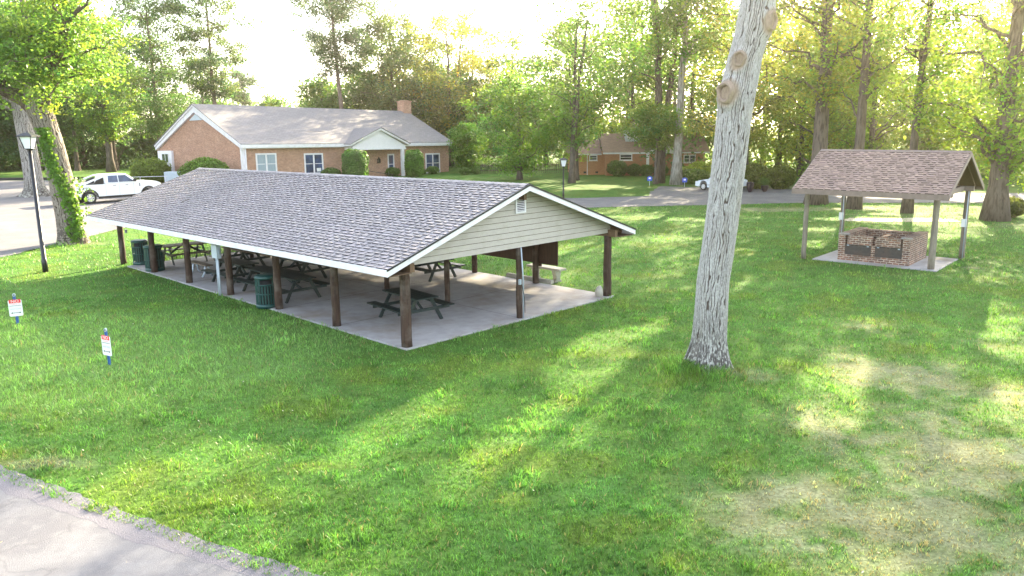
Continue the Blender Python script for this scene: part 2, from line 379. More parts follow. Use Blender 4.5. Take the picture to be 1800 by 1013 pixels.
sheet('parking_lot', rag(ROAD, .8, .14), .012, asphalt_mat('lot_asphalt', (.115, .11, .12), (.17, .16, .165), .5))
sheet('driveway', rag(PATH, .3, .03), .016, asphalt_mat('driveway_asphalt', (.12, .12, .135), (.20, .20, .21), .6))
sheet('gravel_margin', rag([(-32, 24.3), (-14, 15.85), (-8.3, 12.3), (-5.8, 10.88), (-4.2, 9.95), (-2.8, 9.25), (-1, 8.2), (1.5, 6.4), (1.4, 6.1), (-1.2, 7.8), (-3.0, 8.85), (-4.4, 9.6), (-5.3, 9.95), (-6, 10.5), (-8.6, 11.85), (-14, 15.2), (-32, 23.4)], .12, .035), .0178,
      pm('loose_grit', (.135, .13, .15), .95, .5, 55, bmp=1., bscale=60))
sheet('bare_soil', rag([(18.3, 44.6), (20, 44.1), (22.5, 43.8), (24.6, 43.5), (25.2, 45), (24, 45.6), (21.5, 45.5), (19.6, 46)], .4, .1), .02, pm('pale_soil', (.42, .36, .26), .95, .25, 4, bmp=.5, bscale=30))
sheet('far_drive', [(-140, 95.5), (-52, 92), (-49, 90.2), (-140, 91)], .006, pm('far_road', (.07, .07, .08), .9, .2, 2))
o = thing('parking_curb', 'dark low kerb line along the far edge of the parking lot', 'kerb', (-60, 90.3, 0), .012)
MB().box((-36, -.12, 0), (12, .12, .28)).build('kerb_stone', M['rubber'], o, bevel=.02)

# ---------------------------------------------------------------- grass blades
PAV_O = np.array([-2.67, 19.457]); PAV_A = -.7786
def pav_uv(x, y):
    e = np.array([math.cos(PAV_A), math.sin(PAV_A)]); n = np.array([-e[1], e[0]]); dx = x-PAV_O[0]; dy = y-PAV_O[1]
    return -(dx*e[0]+dy*e[1]), dx*n[0]+dy*n[1]
GR_O = np.array([11.93, 32.2]); GR_A = -.7127
def gr_xy(x, y):
    e = np.array([math.cos(GR_A), math.sin(GR_A)]); n = np.array([-e[1], e[0]]); dx = x-GR_O[0]; dy = y-GR_O[1]
    return dx*e[0]+dy*e[1], dx*n[0]+dy*n[1]
def make_grass():
    rs = np.random.RandomState(11); PX = []; PY = []; SC = []
    for y0, y1, dens, k in ((5.5, 11, 1500, 1.), (11, 17, 850, 1.05), (17, 26, 420, 1.25), (26, 38, 150, 1.6), (38, 58, 42, 2.3)):
        w = .74*y1+7; n = int(dens*2*w*(y1-y0)); x = rs.uniform(-w, w, n); y = rs.uniform(y0, y1, n)
        ok = np.abs(x) < .74*y+6; x = x[ok]; y = y[ok]
        # tufts: pull blades together
        tx = rs.normal(0, .035*k, len(x)); cell = .16*k; jx = fbm(np.floor(x/cell)*3.7, np.floor(y/cell)*2.3, 1); jy = fbm(np.floor(x/cell)*1.9+70, np.floor(y/cell)*4.1, 1)
        cx = (np.floor(x/cell)+jx)*cell; cy = (np.floor(y/cell)+jy)*cell; p = rs.rand(len(x)) < .5
        x = np.where(p, cx+tx, x); y = np.where(p, cy+rs.normal(0, .035*k, len(x)), y)
        PX.append(x); PY.append(y); SC.append(np.full(len(x), k))
    a_ = rs.uniform(0, 6.283, 5200); r_ = .36+np.abs(rs.normal(0, .22, 5200)); PX.append(4.43+r_*np.cos(a_)*1.1); PY.append(17.5+r_*np.sin(a_)); SC.append(np.full(5200, 1.25))
    x = np.concatenate(PX); y = np.concatenate(PY); k = np.concatenate(SC)
    keep = ~inside(x+.04, y+.13, PATH) & ~inside(x, y, ROAD)
    u, v = pav_uv(x, y); keep &= ~((u > -.17) & (u < 18.08) & (v > -.12) & (v < 8.33))
    a, b = gr_xy(x, y); keep &= ~((a > .38) & (a < 4.93) & (b > .02) & (b < 3.42))
    d = dryness(x, y); keep &= rs.rand(len(x)) > d*.55
    keep &= (rs.rand(len(x)) < .35+.9*fbm(x*1.3, y*1.3, 4)) & (np.hypot(x-4.43, y-17.5) > .34)
    x, y, k, d = x[keep], y[keep], k[keep], d[keep]; n = len(x); print('blades', n)
    lg = lit_long_grass(x, y); tuft = sstep(.6, .75, fbm(x*2.1+5, y*2.1, 3))
    edge = np.zeros(n)
    near_tree = .8*np.exp(-(((x-4.43)**2+(y-17.4)**2)/.75))+.6*np.exp(-(((x-3.9)**2+(y-17.1)**2)/.5))+np.exp(-((x+21.7)**2+(y-39.2)**2)/1.6)
    h = (.050+.05*tuft+.03*lg+.17*np.clip(near_tree, 0, 1))*rs.uniform(.5, 1.35, n)*(1-.45*d)*k**.35
    w = .0105*k**.8*rs.uniform(.7, 1.4, n)*(1+.4*tuft)
    th = rs.uniform(0, 2*PI, n); lean = rs.uniform(.2, 1.1, n)*h; la = rs.uniform(0, 2*PI, n)
    dx, dy = np.cos(th)*w/2, np.sin(th)*w/2
    V = np.empty((n, 5, 3)); V[:, 0] = np.stack([x-dx, y-dy, 0*x], 1); V[:, 1] = np.stack([x+dx, y+dy, 0*x], 1)
    mx = x+np.cos(la)*lean*.35; my = y+np.sin(la)*lean*.35
    V[:, 2] = np.stack([mx+dx*.8, my+dy*.8, h*.62], 1); V[:, 3] = np.stack([mx-dx*.8, my-dy*.8, h*.62], 1)
    V[:, 4] = np.stack([x+np.cos(la)*lean, y+np.sin(la)*lean, h], 1)
    i = np.arange(n)[:, None]*5
    F = np.concatenate([i+[0, 1, 2], i+[0, 2, 3], i+[3, 2, 4]])
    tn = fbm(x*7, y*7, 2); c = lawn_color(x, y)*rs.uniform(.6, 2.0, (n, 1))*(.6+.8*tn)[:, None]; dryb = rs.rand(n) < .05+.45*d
    c[dryb] = np.array([.36, .29, .15])*rs.uniform(.6, 1.1, (dryb.sum(), 1)); c *= (1+.25*tuft)[:, None]
    o = npmesh('grass', V.reshape(-1, 3), F, L_GRASS, cols=np.repeat(c, 5, 0)); tag(o, 'short green lawn grass with tufts and dry straw patches', 'grass', kind='stuff')
make_grass()
def scatter_litter():
    rs = np.random.RandomState(5); V = []; F = []; C = []
    n = 150; x = rs.uniform(-14, 18, n); y = 7+rs.rand(n)**1.4*32
    for i in range(n):
        s = rs.uniform(.015, .032); a = rs.uniform(0, PI); ca, sa = math.cos(a)*s, math.sin(a)*s; z = .055+rs.rand()*.02
        b = len(V); V += [(x[i]-ca, y[i]-sa, z), (x[i]+sa*.5, y[i]-ca*.5, z+.01), (x[i]+ca, y[i]+sa, z+.02), (x[i]-sa*.5, y[i]+ca*.5, z+.012)]
        F.append((b, b+1, b+2, b+3)); c = ((.5, .42, .26), (.62, .58, .48), (.3, .16, .07))[rs.randint(3)]; C += [c]*4
    o = npmesh('fallen_leaves', V, F, L_GRASS, cols=np.array(C)); tag(o, 'dry fallen leaves scattered over the lawn', 'leaf litter', kind='stuff')
scatter_litter()
# ---------------------------------------------------------------- shingled roof surface
def shingle_slope(mb, P0, A, S, L, W, course=.15, rnd=None, tone=(.9, 1.1), th=.014):
    """P0 eave start, A unit along the eave, S unit up the slope"""
    P0 = Vector(P0); A = Vector(A); S = Vector(S); N = A.cross(S).normalized()
    if N.z < 0: N = -N
    nrow = int(math.ceil(W/course))
    for r in range(nrow):
        s0 = r*course; s1 = min(W, s0+course)
        t = rnd.uniform(.86, 1.0); cc = (t, t, t)
        q = [P0+S*s0+N*th, P0+A*L+S*s0+N*th, P0+A*L+S*s1+N*.002, P0+S*s1+N*.002]
        mb.add(q+[P0+S*s0-N*.01, P0+A*L+S*s0-N*.01], [(0, 1, 2, 3), (4, 5, 1, 0)], cc)
        x = rnd.uniform(-.2, .1)
        while x < L:
            w = rnd.uniform(.13, .3); a = max(0, x); b = min(L, x+w); x += w+rnd.uniform(.05, .16)
            if b-a < .03: continue
            t = rnd.uniform(*tone); hb = th+rnd.uniform(.012, .02); cc = (t, t*rnd.uniform(.97, 1), t*rnd.uniform(.95, 1.02)); ss = s0-rnd.uniform(0, .006)
            q = [P0+A*a+S*ss+N*hb, P0+A*b+S*ss+N*hb, P0+A*b+S*s1+N*.008, P0+A*a+S*s1+N*.008, P0+A*a+S*ss+N*.001, P0+A*b+S*ss+N*.001]
            mb.add(q, [(0, 1, 2, 3)], cc); mb.add([q[4], q[5], q[1], q[0]], [(0, 1, 2, 3)], (.13, .12, .135))  # butt faces coloured dark to draw the shadow under each tab
            mb.add([q[4], q[0], q[3]], [(0, 1, 2)], (.4, .4, .4)); mb.add([q[1], q[5], q[2]], [(0, 1, 2)], (.4, .4, .4))
    return mb
SH_GREY = shingle_mat('grey_shingles', (.27, .255, .265)); SH_BROWN = shingle_mat('brown_shingles', (.30, .22, .18))
def log_post(x, y, z1, r, seed, n=14, z0=0.):
    rn = random.Random(seed); pts = []; rs = []
    for i in range(9):
        t = i/8; pts.append((x+rn.uniform(-.008, .008), y+rn.uniform(-.008, .008), z0+(z1-z0)*t)); rs.append(r*(1.04-.1*t)*rn.uniform(.96, 1.04))
    return MB().tube(pts, rs, n)

# ---------------------------------------------------------------- the picnic pavilion   local x = -u (towards camera), y = v, z up
def make_pavilion():
    W2 = 8.184; D = 3.148; rz = 3.88; ez = 2.16; ov = .816; U0, U1 = -.45, 20.0; mid = W2/2
    t = thing('picnic_pavilion', 'long open picnic pavilion with grey shingled gable roof on brown log posts', 'pavilion', (PAV_O[0], PAV_O[1], 0), PAV_A)
    MB().box((-18.1, -.16, -.1), (.19, 8.34, .045)).build('slab', M['concrete'], t, bevel=.01)
    j = MB()
    for u in (3.15, 6.3, 9.45, 12.6, 15.75): j.box((-u-.006, -.14, .0455), (-u+.006, 8.32, .047))
    j.box((-18, 4.085, .0455), (.17, 4.097, .0468)); j.build('slab_joint', M['rubber'], t)
    for i in range(7):
        log_post(-i*D, 0, 2.0, .135 if i == 0 else .115, i).build('post', M['post'], t, True)
        log_post(-i*D, W2, 2.0, .13 if i == 0 else .105, 20+i).build('post', M['post'], t, True)
        if i in (0, 1, 2, 3, 5): log_post(-i*D, mid, 2.1 if i == 0 else 3.6, .085, 40+i).build('post', M['post'], t, True)
    for y in (0, W2): MB().box((-U1+.1, y-.07, 1.98), (-U0-.1, y+.07, 2.2)).build('beam', M['wood'], t)
    MB().box((-U1+.1, mid-.05, 3.45), (-U0-.15, mid+.05, 3.66)).build('ridge_beam', M['wood'], t)
    for i in range(1, 7): MB().box((-i*D-.04, .0, 2.201), (-i*D+.04, W2, 2.36)).build('tie_beam', M['wood'], t)
    sl_ = (rz-ez)/(mid+ov); sw = math.hypot(rz-ez, mid+ov); S1 = Vector((0, (mid+ov)/sw, (rz-ez)/sw)); S2 = Vector((0, -S1.y, S1.z))
    rnd = random.Random(4)
    # deck under the shingles
    dk = MB().prism([(-ov, ez-.02), (mid, rz-.02), (W2+ov, ez-.02), (W2+ov, ez-.06), (mid, rz-.06), (-ov, ez-.06)], 'x', -U1, -U0)
    rf = dk.build('roof', M['wood'], t)
    raf = MB()
    for k in range(33):
        x = -U1+.12+k*.62
        for s, yy in ((1, -ov), (-1, W2+ov)): raf.beam((x, yy+.03*s, ez-.13), (x, mid-.03*s, rz-.13), .045, .12)
    raf.build('rafter', M['wood'], rf)
    sh = MB()
    shingle_slope(sh, (-U1, -ov, ez), (1, 0, 0), S1, U1-U0, sw, rnd=rnd, tone=(.86, 1.13))
    shingle_slope(sh, (-U1, W2+ov, ez), (1, 0, 0), S2, U1-U0, sw, rnd=rnd, tone=(.86, 1.13))
    sh.build('shingles', SH_GREY, rf, col=True)
    cap = MB(); x = -U1
    while x < -U0-.05:
        x2 = min(x+.2, -U0); tt = rnd.uniform(.8, 1.15)
        for s in (-1, 1):
            cap.add([(x, mid, rz+.035), (x2, mid, rz+.022), (x2, mid+s*.16, rz-.03), (x, mid+s*.16, rz-.018)], [(0, 1, 2, 3)], (tt,)*3)
            cap.add([(x2, mid, rz+.035), (x2, mid, rz+.018), (x2, mid+s*.16, rz-.035), (x2, mid+s*.16, rz-.018)], [(0, 1, 2, 3)], (.35,)*3)
        x = x2
    cap.build('ridge_cap', SH_GREY, rf, col=True)
    MB().box((-U1, -ov-.03, ez-.17), (-U0, -ov-.002, ez-.004)).build('fascia', M['white'], t)
    MB().box((-U1, W2+ov+.002, ez-.17), (-U0, W2+ov+.03, ez-.004)).build('fascia', M['white'], t)
    sf = MB()
    for a, b in ((-ov, -.08), (W2+.08, W2+ov)): sf.box((-U1+.03, a, ez-.185), (-U0-.03, b, ez-.17))
    sf.build('soffit', M['wood'], t)
    for xe, nx in ((-U0, 1), (-U1, -1)):
        rk = MB()
        rk.prism([(-ov-.03, ez-.17), (-ov-.03, ez-.01), (mid, rz-.01), (W2+ov+.03, ez-.01), (W2+ov+.03, ez-.17), (mid, rz-.17)], 'x', xe+.001*nx, xe+.028*nx)
        rk.build('rake_board', M['white'], t)
        d = MB(); d.prism([(-ov-.05, ez-.035), (-ov-.05, ez+.012), (mid, rz+.012), (W2+ov+.05, ez+.012), (W2+ov+.05, ez-.035), (mid, rz-.035)], 'x', xe+.0285*nx, xe+.045*nx); d.build('drip_edge', M['black'], t)
    # gable siding in lapped courses; dark backing in the gaps stands in for lap shadows
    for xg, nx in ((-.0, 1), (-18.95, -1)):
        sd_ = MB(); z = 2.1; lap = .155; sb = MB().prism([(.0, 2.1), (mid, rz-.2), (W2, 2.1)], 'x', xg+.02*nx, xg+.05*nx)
        sb.build('gable_shade_backing', M['darkboard'], t)
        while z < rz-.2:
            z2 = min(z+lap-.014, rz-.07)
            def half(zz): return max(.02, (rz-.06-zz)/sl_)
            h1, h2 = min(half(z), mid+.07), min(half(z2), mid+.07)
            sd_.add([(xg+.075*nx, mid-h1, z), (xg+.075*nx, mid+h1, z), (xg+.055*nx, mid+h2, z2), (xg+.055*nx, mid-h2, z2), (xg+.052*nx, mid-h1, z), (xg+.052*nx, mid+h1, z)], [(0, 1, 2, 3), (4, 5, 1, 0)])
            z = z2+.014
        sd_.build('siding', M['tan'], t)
        if nx == 1:
            v = MB(); v.box((xg+.078, 3.92, 3.07), (xg+.10, 3.97, 3.62)); v.box((xg+.078, 4.28, 3.07), (xg+.10, 4.33, 3.62)); v.box((xg+.078, 3.971, 3.07), (xg+.10, 4.279, 3.12)); v.box((xg+.078, 3.971, 3.57), (xg+.10, 4.279, 3.62))
            vo = v.build('louver_vent', M['white'], t)
            s = MB(); s.box((xg+.0765, 3.971, 3.121), (xg+.0785, 4.279, 3.569)); s.build('vent_backing', M['rubber'], vo)
            s = MB()
            for k in range(9): s.beam((xg+.092, 3.972, 3.145+k*.049), (xg+.092, 4.278, 3.145+k*.049), .028, .006, up=(1, 0, .9))
            s.build('vent_slats', M['white'], vo)
    for c_ in t.children:
        if c_.name.split('.')[0] in ('roof', 'beam', 'ridge_beam', 'tie_beam', 'fascia', 'soffit', 'rake_board', 'drip_edge', 'gable_shade_backing', 'siding', 'louver_vent'): c_.rotation_euler.y = -.0075
    # electrics
    b = MB().box((-9.98, -.30, 1.27), (-9.60, -.14, 1.72)); bo = b.build('electrical_box', M['ggrey'], t, bevel=.01)
    MB().box((-9.60, -.24, 1.42), (-9.56, -.18, 1.6)).build('box_handle', M['greysteel'], bo)
    MB().tube([(-9.72, -.22, .0), (-9.72, -.22, 1.27)], .035).tube([(-9.62, -.2, 1.72), (-9.62, -.2, 2.05)], .03).tube([(-9.84, -.22, 0), (-9.84, -.22, 1.27)], .02).build('conduit', M['ggrey'], t, True)
    MB().tube([(.11, mid+.06, .04), (.115, mid+.05, 1.2), (.11, mid-.02, 2.1)], .02, 6).build('conduit', M['greysteel'], t, True)
    MB().box((.09, mid-.13, 1.05), (.15, mid-.05, 1.2)).build('outlet_box', M['greysteel'], t, bevel=.005)
    MB().tube([(.10, mid+.01, 1.05), (.13, mid+.04, .8), (.11, mid+.11, .6), (.13, mid+.1, .2)], .009, 6).build('cable', M['black'], t, True)
    MB().box((-18.75, -.0+.12, 1.3), (-18.67, .2, 1.45)).build('outlet_box', M['greysteel'], t, bevel=.005)
    # brown board on the far row of posts
    MB().box((-6.4, W2+.12, .74), (-2.25, W2+.17, 1.95)).build('wall_board', M['darkboard'], t, bevel=.004)
    MB().box((-3.3, W2+.1, .64), (-3.0, W2+.16, .738)).build('board_bracket', M['darkboard'], t)
    tw = tag(MB().tube([(-14.4, .7, 2.77), (-14.3, .9, 2.86), (-14.1, 1.0, 2.88)], [.012, .01, .004], 5).tube([(-14.3, .9, 2.86), (-14.36, 1.1, 2.93)], .006, 5).build('twig', M['barkD']), 'small dark twig lying on the pavilion roof shingles', 'twig')
    tw.location = (PAV_O[0], PAV_O[1], 0); tw.rotation_euler.z = PAV_A
make_pavilion()
def pav_pt(u, v, z=.045):
    e = Vector((math.cos(PAV_A), math.sin(PAV_A))); n = Vector((-e.y, e.x)); p = Vector(PAV_O)-e*u+n*v; return (p.x, p.y, z)

# ---------------------------------------------------------------- picnic tables
def picnic_table(label, plank, frame, loc, rz, L=1.85, group='picnic tables under the pavilion'):
    t = thing('picnic_table', label, 'picnic table', loc, rz, group)
    m = MB()
    for k in range(5): m.box((-L/2, -.37+k*.15, .71), (L/2, -.37+k*.15+.14, .75))
    for x in (-L/2+.3, L/2-.3): m.box((x-.02, -.34, .64), (x+.02, .34, .7095))
    m.build('tabletop', plank, t, bevel=.004)
    for s in (-1, 1):
        m = MB()
        for k in (0, 1): y = s*.76+(k-.5)*.15; m.box((-L/2, y-.07, .42), (L/2, y+.07, .46))
        m.build('bench_seat', plank, t, bevel=.004)
    for x in (-L/2+.25, L/2-.25):
        for s in (-1, 1):
            MB().beam((x, s*.24, .70), (x, s*.62, .0), .10, .04, up=(1, 0, 0)).build('leg', frame, t)
        MB().box((x+.022, -.86, .33), (x+.058, .86, .418)).build('crossbar', frame, t)
        sg = 1 if x < 0 else -1
        MB().beam((x+.04*sg, 0, .36), (sg*-.12, 0, .70), .08, .035, up=(0, 1, 0)).build('brace', frame, t)
    return t
TB = [(2.3, 1.95, -.1, 'dark green picnic table nearest the corner post under the gable', 0),
      (8.2, 1.15, 0.0, 'longest dark green picnic table behind the green litter bin', 1),
      (11.4, 1.25, 0.03, 'dark green picnic table beside the post with the grey electrical box', 0),
      (14.3, 2.9, 0.02, 'brown plank picnic table in the middle of the left aisle', 2),
      (17.3, 1.9, 1.5, 'grey brown picnic table at the far end next to the second litter bin', 2),
      (10.2, 3.1, 0.1, 'dark picnic table in the shade right behind the electrical box post', 0),
      (6.8, 6.45, 0.0, 'dark picnic table by the third post of the far row', 0),
      (10.6, 6.0, 0.1, 'dark picnic table deep in the middle of the pavilion', 0),
      (14.6, 6.2, 0.05, 'dark picnic table against the far row near the parking lot', 0)]
_protos = {}
for u, v, a, lab, kind in TB:
    ang = PAV_A+(PI/2-a if a > 1 else a)
    if a > 1: ang = PAV_A+a
    if kind in _protos: dup(_protos[kind], pav_pt(u, v), ang, label=lab)
    else:
        pk, fk = ((M['greenrec'], M['greenrec']), (M['greenrec'], M['greenrec']), (M['brownrec'], M['greenrec']))[kind]
        _protos[kind] = picnic_table(lab, pk, fk, pav_pt(u, v), ang, L=3.3 if kind == 1 else 1.85)
def steel_bench():
    t = thing('park_bench', 'plank bench on curved pale steel legs beside the third left post', 'bench', pav_pt(13.7, .95), PAV_A)
    MB().box((-.75, -.14, .43), (.75, .14, .47)).build('seat', M['brownrec'], t, bevel=.005)
    for x in (-.5, .5):
        for s in (-1, 1): MB().tube([(x, s*.04, .43), (x, s*.08, .3), (x, s*.1, .15), (x, s*.2, .01)], [.04, .035, .035, .04], 8).build('leg', M['greysteel'], t, True)
steel_bench()
# ---------------------------------------------------------------- litter bins: slatted steel cylinders
def litter_bin():
    t = thing('litter_bin', 'green slatted steel litter bin beside the fifth post, its side opening facing the lawn', 'litter bin', pav_pt(6.85, -.1), PAV_A, 'green slatted litter bins along the pavilion edge')
    R = .31; H = 1.0
    m = MB(); n = 22
    for k in range(n):
        a = 2*PI*k/n
        top = .74 if -2.2 < ((a+PI) % (2*PI)-PI) < -.9 else .9
        c, s = math.cos(a), math.sin(a); w = .022
        m.add([(c*R-s*w, s*R+c*w, .1), (c*R+s*w, s*R-c*w, .1), (c*R+s*w, s*R-c*w, top), (c*R-s*w, s*R+c*w, top),
               (c*(R-.012)-s*w, s*(R-.012)+c*w, .1), (c*(R-.012)+s*w, s*(R-.012)-c*w, .1), (c*(R-.012)+s*w, s*(R-.012)-c*w, top), (c*(R-.012)-s*w, s*(R-.012)+c*w, top)],
              [(0, 1, 2, 3), (5, 4, 7, 6), (1, 5, 6, 2), (4, 0, 3, 7)])
    m.build('slats', M['greenmetal'], t)
    def ring(name, z0, z1, r=R, full=True, a0=0, a1=2*PI):
        q = MB(); N = 36; vs = []; fs = []
        for i in range(N+1):
            a = a0+(a1-a0)*i/N
            for rr, zz in ((r+.012, z0), (r+.012, z1), (r-.02, z1), (r-.02, z0)): vs.append((math.cos(a)*rr, math.sin(a)*rr, zz))
        for i in range(N):
            for k in range(4): fs.append((i*4+k, i*4+4+k, i*4+4+(k+1) % 4, i*4+(k+1) % 4))
        return q.add(vs, fs).build(name, M['greenmetal'], t, True)
    ring('base_band', 0., .12); ring('top_band', .9, .98); ring('middle_band', .42, .45); ring('opening_band', .70, .745, a0=-2.3, a1=-.8)
    MB().tube([(0, 0, .03), (0, 0, .86)], R-.09, 24).build('liner', M['rubber'], t, True)
    MB().tube([(0, 0, .98), (0, 0, 1.0)], [R+.005, R-.04], 30).build('lid', M['greenmetal'], t, True)
    return t
lb = litter_bin(); lb.rotation_euler.z = .35
dup(lb, pav_pt(16.15, .2), 1.9, (1.12, 1.12, 1), 'wide green slatted litter bin standing behind the second left post')
dup(lb, pav_pt(18.1, .42), -.2, None, 'green slatted litter bin beside the farthest left post at the end')
# ---------------------------------------------------------------- stone bench, boulder, kerb block
def stone_bench():
    t = thing('stone_bench', 'pale stone bench on two carved pedestals beyond the pavilion post', 'bench', pav_pt(3.35, 8.95, 0), PAV_A)
    MB().box((-.8, -.2, .44), (.8, .2, .52)).build('seat', M['stone'], t, bevel=.02)
    for x in (-.5, .5):
        m = MB(); pr = [(0, .19), (.06, .17), (.12, .11), (.2, .10), (.3, .13), (.4, .17), (.44, .18)]
        m.prism([(-w, z) for z, w in pr]+[(w, z) for z, w in reversed(pr)], 'x', x-.09, x+.09); m.build('leg', M['stone'], t, bevel=.01)
stone_bench()
def rock(name, label, cat, loc, r, mat, seed, n=14):
    V = []; F = []; rn = np.random.RandomState(seed)
    for i in range(n+1):
        for j in range(n*2):
            th = PI*i/n; ph = PI*j/n; d = np.array([math.sin(th)*math.cos(ph), math.sin(th)*math.sin(ph), math.cos(th)])
            k = 1+.35*(fbm(d[0]*1.5+seed*9+5, d[1]*1.5+d[2]*2+7, 3)-.5); V.append(d*np.array(r)*k+[0, 0, r[2]*.6])
    for i in range(n):
        for j in range(n*2): a = i*n*2+j; b = i*n*2+(j+1) % (n*2); F.append((a, b, b+n*2, a+n*2))
    o = npmesh(name, V, F, mat, smooth=False); o.location = loc; return tag(o, label, cat)
rock('boulder', 'small pale boulder beside the far gable corner post', 'rock', pav_pt(.12, 7.92), (.13, .15, .22), M['stone'], 3)
o = thing('parking_block', 'long pale concrete block lying along the slab edge by the stone bench', 'kerb block', pav_pt(3.6, 8.45), PAV_A)
MB().prism([(-.1, 0), (.1, 0), (.06, .13), (-.06, .13)], 'x', -1.2, 1.0).build('block', M['stone'], o, bevel=.01)

# ---------------------------------------------------------------- grill shelter
def make_shelter():
    t = thing('grill_shelter', 'small gabled shelter with brown shingles on four grey log posts', 'shelter', (GR_O[0], GR_O[1], 0), GR_A)
    X0, X2, Y0, Y2 = -.31, 5.27, -.73, 4.94; ez = 2.90; rz = 4.33; mid = (Y0+Y2)/2
    MB().box((.36, .0, -.08), (4.95, 3.45, .04)).build('slab', M['concrete'], t, bevel=.01)
    for x, y, r in ((0, 0, .095), (4.69, .30, .115), (4.99, 3.76, .105), (.3, 3.46, .10)): log_post(x, y, 2.80, r, int(x*7+y), 12).build('post', M['postgrey'], t, True)
    for x, y in ((4.99, 3.76), (.3, 3.46)):
        MB().box((x-.11, y-.135, 1.3), (x+.08, y-.115, 1.62)).build('notice', M['signwhite'], t)
        MB().tube([(x+.05, y-.125, .05), (x+.05, y-.125, 2.8)], .02, 6).build('conduit', M['greysteel'], t, True)
    for y in (.15, 3.61): MB().box((X0+.05, y-.07, 2.74), (X2-.05, y+.07, 2.93)).build('beam', M['trimtan'], t)
    for x in (.1, 4.84): MB().box((x-.05, .222, 2.74), (x+.05, 3.538, 2.92)).build('tie_beam', M['trimtan'], t)
    rf = MB().prism([(Y0, ez-.02), (mid, rz-.02), (Y2, ez-.02), (Y2, ez-.06), (mid, rz-.06), (Y0, ez-.06)], 'x', X0, X2).build('roof', M['wood'], t)
    raf = MB()
    for k in range(10):
        x = X0+.2+k*.57
        for s, yy in ((1, Y0), (-1, Y2)): raf.beam((x, yy+.03*s, ez-.11), (x, mid-.02*s, rz-.11), .04, .09)
    raf.build('rafter', M['wood'], rf)
    MB().beam((4.84, mid, 2.93), (4.84, mid, 4.2), .09, .04, up=(1, 0, 0)).build('king_post', M['trimtan'], t)
    sw = math.hypot(rz-ez, mid-Y0); S1 = Vector((0, (mid-Y0)/sw, (rz-ez)/sw)); S2 = Vector((0, -S1.y, S1.z)); rnd = random.Random(8)
    sh = MB(); shingle_slope(sh, (X0, Y0, ez), (1, 0, 0), S1, X2-X0, sw, rnd=rnd, tone=(.75, 1.3)); shingle_slope(sh, (X0, Y2, ez), (1, 0, 0), S2, X2-X0, sw, rnd=rnd, tone=(.75, 1.3))
    sh.build('shingles', SH_BROWN, rf, col=True)
    MB().prism([(mid-.15, rz-.04), (mid, rz+.03), (mid+.15, rz-.04), (mid, rz-.0)], 'x', X0-.005, X2+.005).build('ridge_cap', M['trimtan'], rf)
    for y, s in ((Y0, -1), (Y2, 1)): MB().box((X0, y, ez-.2), (X2, y+.03*s, ez-.003)).build('fascia', M['trimtan'], t)
    for x, s in ((X0, -1), (X2, 1)):
        MB().prism([(Y0-.03, ez-.2), (Y0-.03, ez-.012), (mid, rz-.012), (Y2+.03, ez-.012), (Y2+.03, ez-.2), (mid, rz-.18)], 'x', x+.001*s, x+.04*s).build('rake_board', M['trimtan'], t)
make_shelter()
def gr_pt(a, b, z=0):
    e = Vector((math.cos(GR_A), math.sin(GR_A))); n = Vector((-e.y, e.x)); p = Vector(GR_O)+e*a+n*b; return (p.x, p.y, z)
